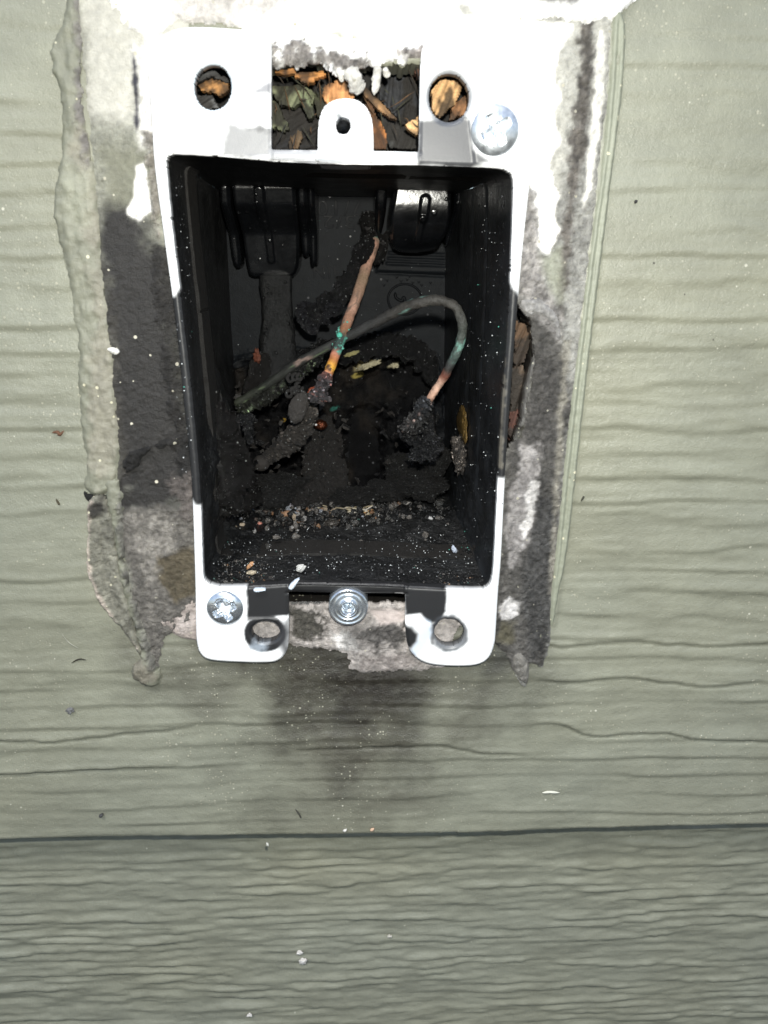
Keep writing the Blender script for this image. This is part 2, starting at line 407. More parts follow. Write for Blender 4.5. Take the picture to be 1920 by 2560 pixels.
soot_layers = [
 (PL([(560, 1500), (1180, 1500), (1180, 1660), (1120, 1760), (1060, 1850), (1030, 1960), (900, 2000), (820, 2010), (760, 1900), (700, 1800), (600, 1700), (540, 1620)]), (0.042, 0.034, 0.026), 22.0, 16.0, 9, 0.74, None, None),
 (PL([(716, 1560), (1060, 1560), (1110, 1690), (1040, 1740), (1000, 1790), (880, 1830), (800, 1810), (740, 1750), (712, 1690)]), (0.018, 0.015, 0.012), 12.0, 12.0, 7, 0.84, None, None),
 (PL([(835, 1780), (870, 1780), (866, 1980), (852, 2000), (842, 1900)]), (0.05, 0.05, 0.045), 4, 4.0, 4, 0.3, None, None),
 (PL([(1010, 1780), (1045, 1780), (1040, 1980), (1000, 1990), (1004, 1900)]), (0.05, 0.05, 0.045), 4, 4, 4, 0.28, None, None),
 (PL([(640, 1980), (690, 1960), (730, 2060), (640, 2080), (560, 2070), (600, 2040)]), (0.05, 0.05, 0.04), 2.5, 3.0, 2, 0.22, None, None),
 (PL([(300, 1600), (420, 1640), (520, 1640), (560, 1700), (480, 1760), (360, 1730), (290, 1660)]), (0.07, 0.065, 0.05), 6.0, 3.0, 5, 0.45, None, None),
 (PL([(1180, 1640), (1330, 1600), (1400, 1700), (1330, 1790), (1180, 1760)]), (0.06, 0.06, 0.05), 7.0, 3.0, 5, 0.45, None, None),
 (PL([(1225, 1500), (1320, 1500), (1310, 1660), (1225, 1680)]), (0.03, 0.03, 0.03), 3.0, 1.0, 5, 0.7, None, None),
]
def mottled(base):
    def g(x, z):
        k = 1+0.12*fbm(x/22, z/9, 4, 31)+0.10*fbm(x/6, z/1.6, 3, 32)
        warm = fbm(x/40, z/30, 3, 33)
        c = np.stack([base[0]*k*(1+0.04*warm), base[1]*k, base[2]*k*(1-0.08*warm)], 1)
        return c
    return g
def siding_paint(layers):
    base = mottled(SAGE); pf = paintfn(SAGE, layers, 0.5, 0.5)
    def f(x, z):
        c = base(x, z); r = np.full(len(x), 0.30)+0.15*fbm(x/8, z/3, 3, 40); g = np.full(len(x), 0.7)
        for k, L in enumerate(layers):
            poly, cl, soft, amp, per, op, rr, gg = L
            sd = sdpoly(x, z, poly, 32.0)+amp*2*fbm(x/per, z/per, 4, 11+k*3)
            m = (1-sstep(-soft, soft, sd))*op*(0.75+0.5*(fbm(x/1.2, z/1.2, 3, 60+k)+0.5))
            m = np.clip(m, 0, 1)
            c = c*(1-m[:, None])+np.array(cl)*m[:, None]; g = g*(1-m)+1.3*m
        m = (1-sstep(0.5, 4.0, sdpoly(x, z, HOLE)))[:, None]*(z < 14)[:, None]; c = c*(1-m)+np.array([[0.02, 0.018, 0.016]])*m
        return c, r, g
    return f
jx, jz = joint[:, 0], joint[:, 1]
def sdf_upper(X, Z):
    e = np.interp(X, jx, jz)+0.25*fbm(X/1.5, X*0, 3, 77)
    a = e-Z
    hsd = sdpoly(X, Z, HOLE)+0.5*fbm(X/1.2, Z/1.2, 4, 21)*np.where(Z > 0, 3.0, 0.8)
    return np.maximum(np.maximum(a, -hsd), 1.0-sdpoly(X, Z, OPEN))
sheet('siding_board', sdf_upper, (-170, 175, -126, 85), 0.5, board_front(0, False), 7.5, M_SIDING, house, siding_paint(soot_layers))
def sdf_lower(X, Z): return np.maximum(np.maximum(np.abs(X)-185, Z+114), -250-Z)
# the lower board runs up behind the upper one
sheet('siding_board', sdf_lower, (-187, 187, -252, -112), 0.62, board_front(8.4, True), 13.5, M_SIDING2, house, siding_paint([]))
# sheathing behind the cut hole
SH_hole = PL([(410, 380), (1290, 410), (1240, 1500), (505, 1490)], YF)
def sh_front(X, Z, sd):
    return 14.0-1.2*fbm(X/5, Z/1.5, 4, 51)-0.5*fbm(X/1.0, Z/5, 3, 52)
sheet('sheathing', lambda X, Z: np.maximum(np.maximum(np.abs(X)-75, np.maximum(Z-52, -95-Z)), 0.3-sdpoly(X, Z, OPEN)), (-76, 76, -96, 53), 0.7, sh_front, 22.0,
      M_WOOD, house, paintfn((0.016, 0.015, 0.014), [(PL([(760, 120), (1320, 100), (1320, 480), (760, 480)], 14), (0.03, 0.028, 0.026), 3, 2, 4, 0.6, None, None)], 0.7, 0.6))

# wood strands of the torn board edge, each a piece of the wall
def strand(px, y, tilt, colr, fib=(0.5, 4.0), rag=0.5, thick=1.2, lay=(), nm='wood_strand', step=0.22, seed=0, rough=0.6):
    P = PL(px, y); Ps = smoothp(P, 1)
    ang = fib[1]; c = P.mean(0); ca, sa = math.cos(ang), math.sin(ang)
    def fr(X, Z, sd):
        u = (X-c[0])*ca+(Z-c[1])*sa; v = -(X-c[0])*sa+(Z-c[1])*ca
        return y+tilt[0]*(X-c[0])+tilt[1]*(Z-c[1])-0.9*fbm(u/6, v/fib[0], 5, seed+70)-0.1*sstep(0, 0.3, -sd)
    def sdf(X, Z):
        u = (X-c[0])*ca+(Z-c[1])*sa; v = -(X-c[0])*sa+(Z-c[1])*ca
        return sdpoly(X, Z, Ps)+(rag+0.1)*2.2*fbm(u/2.2, v/0.35, 4, seed+80)
    def pt(x, z):
        u = (x-c[0])*ca+(z-c[1])*sa; v = -(x-c[0])*sa+(z-c[1])*ca
        k = 1+2.2*fbm(u/8, v/0.28, 5, seed+90); ch = sstep(-0.14, 0.08, fbm(x/2.5, z/2.5, 4, seed+95))[:, None]*0.85
        return np.clip(np.array(colr)*np.maximum(k, 0.15)[:, None]*(1-ch)+np.array([[0.02, 0.017, 0.014]])*ch, 0.005, 0.95), np.full(len(x), rough), np.full(len(x), 0.5)
    return sheet(nm, sdf, bb(Ps, 1.5), step, fr, y+thick+abs(tilt[0])*4+abs(tilt[1])*4, M_WOOD, house, pt)
ORG = (0.60, 0.29, 0.12); TAN = (0.72, 0.44, 0.21); GRN = (0.15, 0.16, 0.095)
strand([(676, 215), (760, 210), (790, 235), (782, 262), (745, 258), (735, 268), (700, 262), (684, 240)], 6, (0.05, 0.2), GRN, (0.4, 1.1), 0.25, seed=1)
strand([(676, 240), (700, 268), (722, 320), (712, 332), (690, 318), (676, 322)], 7, (0.1, 0.1), GRN, (0.4, 1.7), 0.25, seed=2)
strand([(742, 225), (765, 230), (785, 270), (782, 298), (770, 296), (752, 262)], 5, (0.1, 0.2), (0.17, 0.19, 0.11), (0.4, 1.9), 0.25, seed=3)
strand([(772, 222), (800, 228), (818, 262), (812, 300), (795, 290), (782, 250)], 7, (0, 0.2), (0.13, 0.14, 0.07), (0.4, 1.9), 0.3, seed=4)
strand([(806, 240), (812, 210), (845, 198), (872, 208), (890, 240), (880, 262), (820, 262)], 4, (0, 0.15), ORG, (0.3, 1.5), 0.35, seed=5)
strand([(680, 172), (720, 176), (760, 178), (815, 180), (812, 196), (785, 200), (780, 212), (760, 205), (742, 192), (700, 186)], 2.2, (0, 0.1), (0.55, 0.25, 0.08), (0.5, 0.1), 0.6, seed=6)
strand([(915, 250), (932, 260), (948, 300), (965, 330), (968, 372), (930, 372), (925, 320)], 5, (0.1, 0), (0.55, 0.22, 0.07), (0.35, 1.9), 0.3, seed=7)
strand([(905, 210), (920, 222), (960, 262), (1000, 300), (990, 302), (945, 275), (912, 240)], 2.5, (0, 0.1), (0.36, 0.2, 0.09), (0.3, 2.4), 0.2, seed=8)
strand([(1010, 312), (1050, 285), (1052, 345), (1040, 340)], 4, (0.1, 0.1), TAN, (0.35, 2.6), 0.25, seed=9)
strand([(1032, 165), (1060, 160), (1060, 198), (1040, 194)], 4, (0.1, 0.1), (0.45, 0.2, 0.12), (0.35, 1.6), 0.25, seed=10)
strand([(940, 262), (975, 285), (1010, 330), (1040, 352), (1040, 372), (975, 372), (955, 320)], 8, (0, 0), (0.045, 0.046, 0.045), (0.5, 1.2), 0.2, seed=11)
strand([(945, 180), (1060, 170), (1060, 330), (1005, 310), (950, 250)], 11.5, (0, 0.05), (0.035, 0.036, 0.04), (0.3, 1.45), 0.2, seed=12)
strand([(690, 275), (740, 268), (800, 300), (810, 350), (790, 378), (680, 378), (690, 330)], 10, (0, 0), (0.022, 0.022, 0.024), (0.8, 0.6), 0.5, seed=13)
strand([(725, 345), (745, 322), (758, 335), (745, 372), (722, 372)], 7, (0, 0), (0.12, 0.08, 0.045), (0.4, 1.2), 0.3, seed=14)
# inside the two round holes of the upper ears
strand([(497, 212), (530, 196), (568, 205), (575, 222), (552, 240), (500, 226)], 3.5, (0, 0.1), (0.5, 0.25, 0.09), (0.4, 0.4), 0.3, seed=15)
strand([(480, 190), (530, 175), (575, 200), (570, 206), (530, 192), (486, 206)], 3.0, (0, 0), (0.05, 0.05, 0.05), (0.4, 0.3), 0.2, seed=16)
strand([(492, 240), (530, 238), (548, 268), (520, 278), (495, 262)], 2.6, (0, 0), (0.14, 0.14, 0.14), (0.5, 0.5), 0.2, seed=17)
strand([(1078, 225), (1105, 198), (1150, 200), (1160, 215), (1140, 260), (1098, 296), (1080, 280)], 3.5, (0.05, 0.1), TAN, (0.3, 1.1), 0.2, seed=18)
strand([(1130, 262), (1165, 235), (1168, 285), (1125, 300)], 5.5, (0.05, 0.1), (0.3, 0.15, 0.07), (0.3, 1.1), 0.2, seed=19)
# brown splinters in the gap right of the box
strand([(1288, 800), (1315, 812), (1326, 860), (1312, 905), (1284, 925)], 2.5, (0, 0.02), (0.10, 0.06, 0.035), (0.4, 1.2), 0.4, seed=20)
strand([(1278, 920), (1306, 912), (1322, 950), (1308, 1010), (1276, 1040)], 2.5, (0.05, 0), (0.07, 0.05, 0.035), (0.4, 1.3), 0.5, seed=21)
strand([(1274, 1030), (1296, 1020), (1290, 1075), (1272, 1100)], 2.0, (0.0, 0), (0.07, 0.03, 0.022), (0.4, 1.3), 0.4, seed=22)
strand([(1292, 520), (1306, 520), (1300, 600), (1286, 600)], -0.6, (0.0, 0), (0.75, 0.38, 0.12), (0.4, 1.5), 0.3, seed=23)

rs0 = np.random.RandomState(77); ms0 = []
for k in range(70):
    a, b = rs0.uniform(680, 1048), rs0.uniform(175, 372); y = rs0.uniform(1.5, 8); L = rs0.uniform(1.0, 5.0); an = rs0.choice([-0.9, -1.2, 0.3, 1.2, 2.0])+rs0.randn()*0.3
    c0 = U3(a, b, y); d = np.array([math.cos(an), 0.25*rs0.randn(), math.sin(an)])*L/2
    v, f = tube(np.array([c0-d, c0-d*0.2+rs0.randn(3)*0.15, c0+d*0.4, c0+d]), [0.04, 0.15, 0.12, 0.03], 6)
    ms0.append((v, f, [(0.02, 0.018, 0.016), (0.05, 0.04, 0.03), (0.14, 0.08, 0.04), (0.06, 0.06, 0.04), (0.03, 0.03, 0.03)][rs0.randint(5)]))
v, f, c = joinm(ms0); mk('wood_splinters', v, f, M_WOOD, house, col=c, attrs={'rough': 0.6, 'grit': 0.8}, kind='stuff')

# ================================================================== residue and caulk round the box
GREY = (0.13, 0.13, 0.12)
def residue(name, px, hgt, base, layers, rough, grit, label, cat, rag=0.6, step=0.28, bump=(0.35, 2.0), y0=0.0, mat=None, edge=0.6, group=None, n=3, seed=0, parent=None, cut=None):
    P = smoothp(PL(px, y0), n)
    C = None if cut is None else [smoothp(PL(c_, y0), 2) for c_ in cut]
    def sdf(X, Z):
        s = sdpoly(X, Z, P)+rag*2*fbm(X/1.3, Z/1.3, 4, seed+101)
        s = np.maximum(s, 0.6-sdpoly(X, Z, OPEN)) if y0 > -1.5 else s
        if C:
            for c_ in C: s = np.maximum(s, -(sdpoly(X, Z, c_)+0.3*fbm(X/1.3, Z/1.3, 4, seed+5)))
        return s
    def fr(X, Z, sd):
        hh = hgt(X, Z, sd) if callable(hgt) else hgt*sstep(0, edge, -sd)
        G = paintfn(base, layers, rough, grit)(X.ravel(), Z.ravel())[2].reshape(X.shape)
        return y0-0.35-hh-(bump[0]*(fbm(X/bump[1], Z/bump[1], 4, seed+120)+0.15)+G*(0.55*fbm(X/0.7, Z/0.7, 3, seed+121)+0.35*fbm(X/0.3, Z/0.3, 2, seed+122)))*sstep(0, 0.8, -sd)
    pf = paintfn(base, layers, rough, grit)
    def pt(x, z):
        c, r, g = pf(x, z)
        k = np.clip(1+g*(0.7*fbm(x/0.6, z/0.6, 3, seed+131)+0.8*fbm(x/2.5, z/5, 4, seed+132)), 0.25, 2.0)
        return np.clip(c*k[:, None], 0.004, 0.95), r, g
    o = sheet(name, sdf, bb(P, 2), step, fr, y0+0.3, mat or M_RES, parent, pt)
    if label: tag(o, label, cat, group)
    return o
WH = (0.82, 0.8, 0.76)
# left strip: light above, olive film, dark film, sandy grey below
residue('gasket_residue',
 [(205, -60), (462, -60), (450, 300), (455, 700), (520, 1200), (520, 1500), (495, 1535), (440, 1575), (408, 1600), (402, 1640), (392, 1690), (360, 1700), (372, 1640), (340, 1540), (318, 1420), (300, 1300), (292, 1120), (278, 940), (262, 760), (245, 560), (225, 300), (205, 100)],
 0.25, (0.30, 0.30, 0.25),
 [(PL([(200, -80), (560, -80), (560, 130), (380, 140), (330, 300), (210, 300)]), (0.50, 0.485, 0.43), 2, 2, 5, 0.9, 0.5, 0.3),
  (PL([(340, 120), (395, 100), (400, 380), (350, 380), (345, 240)]), WH, 0.8, 1.2, 2, 1.0, 0.5, 0.7),
  (PL([(332, 130), (342, 135), (350, 270), (345, 330), (336, 250)]), (0.03, 0.03, 0.04), 0.3, 0.6, 1.5, 1.0, 0.6, 0.6),
  (PL([(255, 380), (420, 360), (420, 560), (380, 545), (270, 530)]), (0.17, 0.17, 0.125), 1.5, 1.2, 3, 0.9, 0.4, 0.4),
  (PL([(245, 545), (300, 520), (350, 530), (385, 575), (420, 700), (520, 1250), (420, 1270), (300, 1280), (270, 1000)]), (0.021, 0.0195, 0.018), 2.0, 4.5, 5, 1.0, 0.5, 0.5),
  (PL([(345, 420), (362, 410), (378, 470), (385, 530), (350, 552), (322, 535), (335, 480)]), WH, 0.3, 0.6, 2, 1.0, 0.5, 0.25),  # bright reflection on the smooth film, put into the colour
  (PL([(362, 330), (395, 330), (400, 600), (385, 560), (372, 420)]), (0.36, 0.33, 0.29), 0.5, 1.5, 1.2, 0.85, 0.6, 1.6),
  (PL([(388, 600), (440, 640), (470, 1000), (500, 1290), (440, 1130), (405, 800), (385, 690)]), (0.033, 0.031, 0.029), 0.6, 1.5, 1.5, 0.9, 0.6, 1.5),
  (PL([(250, 640), (285, 700), (300, 900), (320, 1180), (290, 1200), (270, 900)]), (0.06, 0.056, 0.05), 0.8, 1.5, 2, 0.8, 0.6, 1.3),
  (PL([(290, 1280), (430, 1270), (500, 1290), (500, 1560), (400, 1710), (330, 1500)]), (0.15, 0.14, 0.125), 1.2, 1.5, 2.5, 1.0, 0.65, 1.3),
  (PL([(320, 1280), (420, 1290), (440, 1370), (400, 1390), (370, 1480), (350, 1380)]), (0.30, 0.28, 0.25), 0.8, 1.5, 2, 0.8, 0.6, 1.2),
  (PL([(390, 1390), (480, 1360), (495, 1480), (440, 1500), (400, 1450)]), (0.09, 0.07, 0.035), 0.8, 1.5, 2, 0.75, 0.4, 0.8),
  (PL([(440, 1090), (500, 1110), (500, 1160), (470, 1240)]), (0.02, 0.02, 0.02), 1.0, 1.5, 2, 0.8, 0.6, 1.3),
  (PL([(430, 1190), (500, 1180), (500, 1300), (460, 1300)]), (0.16, 0.14, 0.13), 1.0, 2.5, 1.5, 0.7, 0.6, 1.5)],
 0.55, 0.9, 'dark flaking gasket residue between the left caulk ridge and the box', 'residue', seed=1, bump=(0.4, 3.0))
# cracked ledge lines in the left film
def crackline(px, w, y, label, depthc=(0.006, 0.006, 0.006), amp=0.5):
    P = smoothp(PL(px, y), 5, False); d = np.gradient(P, axis=0); nn = np.stack([-d[:, 1], d[:, 0]], 1); nn /= np.linalg.norm(nn, axis=1)[:, None]
    k = np.linspace(0, 1, len(P)); ww = w*(0.3+np.sin(k*math.pi))[:, None]*0.7
    poly = np.concatenate([P+nn*ww*0.5, (P-nn*ww*0.5)[::-1]])
    return poly
residue('char_or_gap', [(300, 1145), (340, 1120), (385, 1105), (430, 1092), (500, 1085), (500, 1112), (452, 1108), (410, 1118), (372, 1128), (350, 1160), (322, 1178)], 0.9, (0.02, 0.019, 0.018), [], 0.6, 1.6,
        'jagged black char flake crossing the dark film left of the box', 'char', rag=1.1, seed=3, bump=(1.4, 0.9))
residue('sealant_scrap', [(382, 1548), (430, 1540), (470, 1500), (505, 1500), (505, 1590), (470, 1592), (440, 1585), (418, 1565)], 0.35, (0.36, 0.31, 0.28), [(PL([(440, 1540), (500, 1510), (500, 1560), (450, 1580)]), (0.52, 0.46, 0.43), 0.8, 1, 2, 0.9, 0.6, 1)], 0.6, 0.9,
        'pinkish grey scrap of sealant beside the lower left tab', 'sealant', rag=0.6, seed=4)
# top strip, its blown-out glare painted as a near-white base
residue('gasket_residue', [(330, -80), (1510, -80), (1520, 60), (1330, 60), (1330, 180), (1060, 150), (1010, 165), (985, 158), (940, 165), (900, 172), (870, 205), (850, 190), (800, 168), (740, 166), (690, 172), (672, 160), (600, 70), (450, 60), (370, 110)],
 0.55, (0.95, 0.94, 0.91),
 [(PL([(440, -80), (760, -80), (700, 40), (560, 62), (440, 60)]), (0.42, 0.37, 0.33), 1.4, 3.0, 2.5, 0.6, 0.6, 1.0),
  (PL([(1290, -80), (1520, -60), (1440, 15), (1340, 8)]), (0.15, 0.14, 0.14), 0.6, 0.8, 2, 0.95, 0.5, 1.2),
  (PL([(680, 140), (760, 120), (850, 140), (910, 160), (900, 200), (870, 190), (830, 165), (760, 168), (690, 168)]), (0.30, 0.27, 0.25), 0.4, 2.6, 1.2, 0.9, 0.6, 1.8),
  (PL([(1000, 128), (1060, 118), (1075, 135), (1050, 150), (1010, 142)]), (0.32, 0.27, 0.25), 0.4, 1.4, 1.2, 0.8, 0.6, 1.8),
  (PL([(1140, 15), (1170, 18), (1180, 40), (1185, 52), (1160, 40)]), (0.4, 0.39, 0.34), 0.3, 0.5, 1.2, 0.8, 0.6, 1),
  (PL([(830, 84), (890, 90), (895, 104), (850, 100)]), (0.4, 0.40, 0.30), 0.3, 0.6, 1.2, 0.8, 0.6, 1)],
 0.6, 0.6, 'torn sealant and board fibres along the top of the box, painted blown-out white', 'residue', rag=0.9, seed=6, bump=(0.8, 2.6))
for i_, (px_, w_) in enumerate([([(868, 170), (885, 200), (892, 215), (902, 232)], 1.4), ([(945, 165), (940, 195), (935, 238)], 0.7), ([(962, 170), (966, 182), (968, 190)], 0.6), ([(846, 175), (850, 190), (858, 205)], 0.4)]):
    V, Q = tube([U3(a, b, -0.9+0.6*k) for k, (a, b) in enumerate(px_)] and smoothp(np.array([U3(a, b, -1.0+0.5*k) for k, (a, b) in enumerate(px_)]), 8, False), [w_, w_*0.8, w_*0.9, w_*0.5], 12, 0.5, 1.1, i_)
    o = mk('fibre_strip', V, Q, M_RES, house, col=(0.75, 0.73, 0.68), attrs={'rough': 0.6, 'grit': 1.0})
# right strip: pale above, grey fibrous, sandy dark below, torn points
residue('gasket_residue',
 [(1260, 60), (1500, 20), (1528, 70), (1522, 200), (1500, 400), (1474, 640), (1446, 880), (1420, 1100), (1400, 1300), (1378, 1500), (1378, 1590), (1355, 1665), (1322, 1655), (1312, 1712), (1290, 1692), (1262, 1630), (1240, 1610), (1225, 1580), (1235, 1400), (1262, 1140), (1300, 1095), (1318, 1010), (1334, 900), (1324, 800), (1305, 765), (1280, 740), (1290, 560), (1300, 300)],
 0.3, (0.33, 0.325, 0.30),
 [(PL([(1260, 40), (1530, 40), (1520, 240), (1440, 260), (1400, 500), (1260, 500)]), (0.52, 0.51, 0.46), 2, 1.5, 3, 0.9, 0.6, 0.7),
  (PL([(1440, 60), (1480, 60), (1480, 200), (1460, 380), (1435, 480), (1420, 700), (1400, 800), (1390, 700), (1415, 480), (1430, 260), (1450, 180)]), (0.14, 0.125, 0.11), 0.6, 1.2, 1.4, 0.9, 0.6, 1.5),
  (PL([(1488, 60), (1512, 80), (1505, 240), (1490, 380), (1470, 480), (1455, 520), (1462, 400), (1482, 240)]), (0.80, 0.78, 0.72), 0.3, 0.6, 1.5, 0.95, 0.5, 0.7),
  (PL([(1270, 60), (1440, 60), (1400, 130), (1385, 200), (1405, 250), (1375, 290), (1395, 350), (1375, 420), (1400, 480), (1375, 540), (1395, 580), (1370, 640), (1340, 620), (1325, 520), (1310, 440), (1290, 300)]), WH, 0.25, 1.1, 2.2, 1.0, 0.5, 0.35),
  (PL([(1310, 420), (1335, 520), (1345, 640), (1375, 700), (1400, 800), (1330, 760), (1290, 740), (1290, 560)]), (0.50, 0.47, 0.45), 0.7, 1.2, 1.3, 0.85, 0.6, 1.6),
  (PL([(1350, 640), (1400, 620), (1400, 760), (1360, 720)]), (0.25, 0.26, 0.20), 1.0, 1.0, 2, 0.8, 0.6, 0.5),
  (PL([(1290, 760), (1400, 770), (1400, 860), (1430, 1000), (1410, 1140), (1380, 1500), (1360, 1660), (1220, 1700), (1260, 1140), (1310, 1000), (1320, 830)]), (0.095, 0.09, 0.083), 1.0, 1.2, 2, 0.95, 0.6, 1.5),
  (PL([(1305, 730), (1370, 740), (1400, 820), (1395, 850), (1340, 800), (1315, 775)]), (0.42, 0.40, 0.385), 0.8, 1.2, 1.3, 0.8, 0.6, 1.4),
  (PL([(1315, 860), (1390, 900), (1385, 1100), (1300, 1200), (1268, 1130), (1330, 1000)]), (0.085, 0.08, 0.075), 1.2, 1.8, 2, 0.85, 0.6, 1.5),
  (PL([(1300, 1110), (1350, 1120), (1340, 1250), (1330, 1320), (1300, 1380), (1270, 1440), (1262, 1330), (1280, 1200)]), (0.36, 0.34, 0.33), 0.7, 1.8, 1.8, 0.85, 0.6, 1.2),
  (PL([(1325, 1200), (1345, 1205), (1340, 1260), (1330, 1300), (1305, 1360), (1298, 1310), (1312, 1290), (1310, 1230)]), (0.62, 0.60, 0.58), 0.3, 0.8, 1.5, 0.9, 0.6, 0.8),
  (PL([(1270, 1490), (1300, 1500), (1290, 1530), (1250, 1550), (1245, 1510)]), (0.6, 0.58, 0.57), 0.4, 0.9, 1.5, 0.9, 0.6, 0.8),
  (PL([(1345, 1240), (1395, 1240), (1375, 1520), (1372, 1600), (1320, 1650), (1300, 1480), (1310, 1380)]), (0.075, 0.074, 0.072), 1.0, 1.2, 1.8, 0.85, 0.5, 1.6),
  (PL([(1245, 1550), (1285, 1555), (1285, 1605), (1240, 1600)]), (0.10, 0.09, 0.05), 1.0, 1.2, 2, 0.7, 0.5, 0.7),
  (PL([(1405, 850), (1425, 850), (1400, 1150), (1380, 1480), (1370, 1480), (1385, 1150)]), (0.33, 0.31, 0.26), 0.5, 0.8, 2, 0.7, 0.6, 1.2)],
 0.6, 1.2, 'grey fibrous gasket residue right of the box ending in torn points', 'residue', rag=0.45, seed=8, bump=(0.55, 1.8))
# raised torn paper curl on the right strip
residue('paper_curl', [(1300, 748), (1345, 742), (1375, 765), (1398, 800), (1404, 838), (1392, 850), (1378, 820), (1350, 790), (1318, 790), (1300, 775)], 0.9, (0.38, 0.37, 0.36), [], 0.6, 1.3,
        'curled grey scrap of gasket paper right of the box rim', 'paper', rag=0.35, seed=9, bump=(0.7, 1.5))
residue('paper_curl', [(1298, 1625), (1320, 1650), (1318, 1705), (1300, 1700), (1284, 1675), (1278, 1640)], 0.8, (0.22, 0.21, 0.19), [], 0.6, 1.1,
        'pointed curled tip of gasket paper at the lower right corner', 'paper', rag=0.25, seed=10, bump=(0.6, 1.5))
# bottom patch between the tabs
residue('sealant_patch', [(640, 1516), (1130, 1514), (1130, 1600), (1120, 1660), (1080, 1672), (1000, 1676), (885, 1676), (878, 1650), (845, 1622), (780, 1618), (700, 1608), (640, 1600)],
 0.3, (0.42, 0.385, 0.36),
 [(PL([(720, 1520), (800, 1525), (810, 1570), (780, 1600), (730, 1590)]), (0.055, 0.052, 0.04), 0.5, 2.4, 1.6, 0.9, 0.7, 1.6),
  (PL([(930, 1560), (1010, 1550), (1015, 1600), (940, 1610), (900, 1590)]), (0.09, 0.085, 0.08), 0.5, 2.4, 1.6, 0.85, 0.7, 1.6),
  (PL([(830, 1580), (895, 1585), (900, 1620), (850, 1618)]), (0.7, 0.68, 0.66), 0.6, 1.2, 1.5, 0.9, 0.6, 0.8),
  (PL([(920, 1520), (1015, 1518), (1010, 1550), (950, 1560)]), (0.50, 0.43, 0.40), 0.5, 0.6, 2, 0.9, 0.5, 0.25),
  (PL([(840, 1530), (1000, 1600), (900, 1630), (860, 1625)]), (0.17, 0.16, 0.15), 1.0, 2.0, 1.5, 0.5, 0.6, 1.2),
  (PL([(900, 1635), (1010, 1630), (1080, 1665), (900, 1672)]), (0.34, 0.30, 0.28), 0.8, 1.5, 1.5, 0.7, 0.6, 1.2)],
 0.6, 1.0, 'pinkish grey sealant patch stained with soot between the lower tabs', 'sealant', rag=0.9, seed=12, bump=(0.35, 1.6))
# caulk ridges on the left
def ridge(H, w=1.4, lump=1.0):
    def h(X, Z, sd): return H*(1-np.exp(sd/w))*(1+lump*fbm(X/4.5, Z/7, 3, 140))+0.9*np.abs(fbm(X/1.8, Z/9, 4, 141))*sstep(0, 1, -sd)+0.5*fbm(X/1.2, Z/1.8, 4, 142)*sstep(0, 0.6, -sd)
    return h
OL = (0.195, 0.198, 0.152)
residue('caulk_ridge', [(128, 130), (150, 230), (160, 330), (150, 420), (136, 500), (146, 580), (170, 680), (185, 780), (200, 860), (196, 940), (205, 1060), (222, 1150), (214, 1205), (240, 1238), (282, 1222), (302, 1150), (294, 1000), (284, 880), (270, 760), (258, 640), (250, 520), (236, 420), (212, 300), (204, 180), (208, 20), (200, -60), (176, -60), (160, 60)],
 ridge(0.55, 0.35, 1.8), OL,
 [(PL([(204, 300), (240, 420), (262, 640), (275, 760), (300, 1000), (300, 1160), (250, 1230), (230, 1150), (226, 950), (240, 800), (225, 640), (212, 500), (195, 380)]), (0.27, 0.25, 0.20), 1.0, 2.4, 3, 0.6, 0.55, 0.55),
  (PL([(190, -60), (215, -60), (214, 300), (235, 420), (220, 430), (198, 300), (200, 150)]), (0.20, 0.185, 0.18), 0.6, 1.5, 1.5, 0.8, 0.6, 1.3),
  (PL([(140, 200), (165, 330), (150, 420), (146, 330)]), (0.16, 0.165, 0.11), 1.0, 0.8, 2, 0.7, 0.5, 0.5),
  (PL([(170, 420), (232, 430), (240, 560), (190, 600), (160, 520)]), (0.27, 0.275, 0.21), 1.0, 0.8, 3, 0.6, 0.35, 0.4)],
 0.45, 0.3, 'thick olive caulk ridge running down the left edge, torn open along its side', 'caulk', rag=0.55, seed=14, bump=(0.7, 2.0), mat=M_CAULK, edge=1.0, step=0.3)
residue('caulk_ridge', [(262, 1210), (300, 1200), (312, 1270), (312, 1340), (318, 1420), (342, 1500), (362, 1570), (388, 1640), (402, 1672), (404, 1700), (384, 1712), (352, 1700), (330, 1690), (334, 1662), (352, 1640), (340, 1580), (318, 1520), (300, 1440), (288, 1360), (276, 1290)],
 ridge(0.9, 0.4, 1.2), OL,
 [(PL([(300, 1200), (318, 1300), (322, 1420), (352, 1500), (400, 1660), (380, 1680), (340, 1540), (312, 1420), (300, 1300)]), (0.15, 0.145, 0.13), 0.7, 1.2, 1.5, 0.9, 0.6, 1.4),
  (PL([(330, 1650), (356, 1640), (400, 1690), (350, 1704), (326, 1690)]), (0.17, 0.15, 0.12), 0.8, 1.0, 2, 0.7, 0.6, 0.9)],
 0.5, 0.35, 'narrow lower caulk ridge tapering to a lump below the left corner', 'caulk', rag=0.8, seed=16, bump=(0.5, 1.6), mat=M_CAULK, step=0.26)
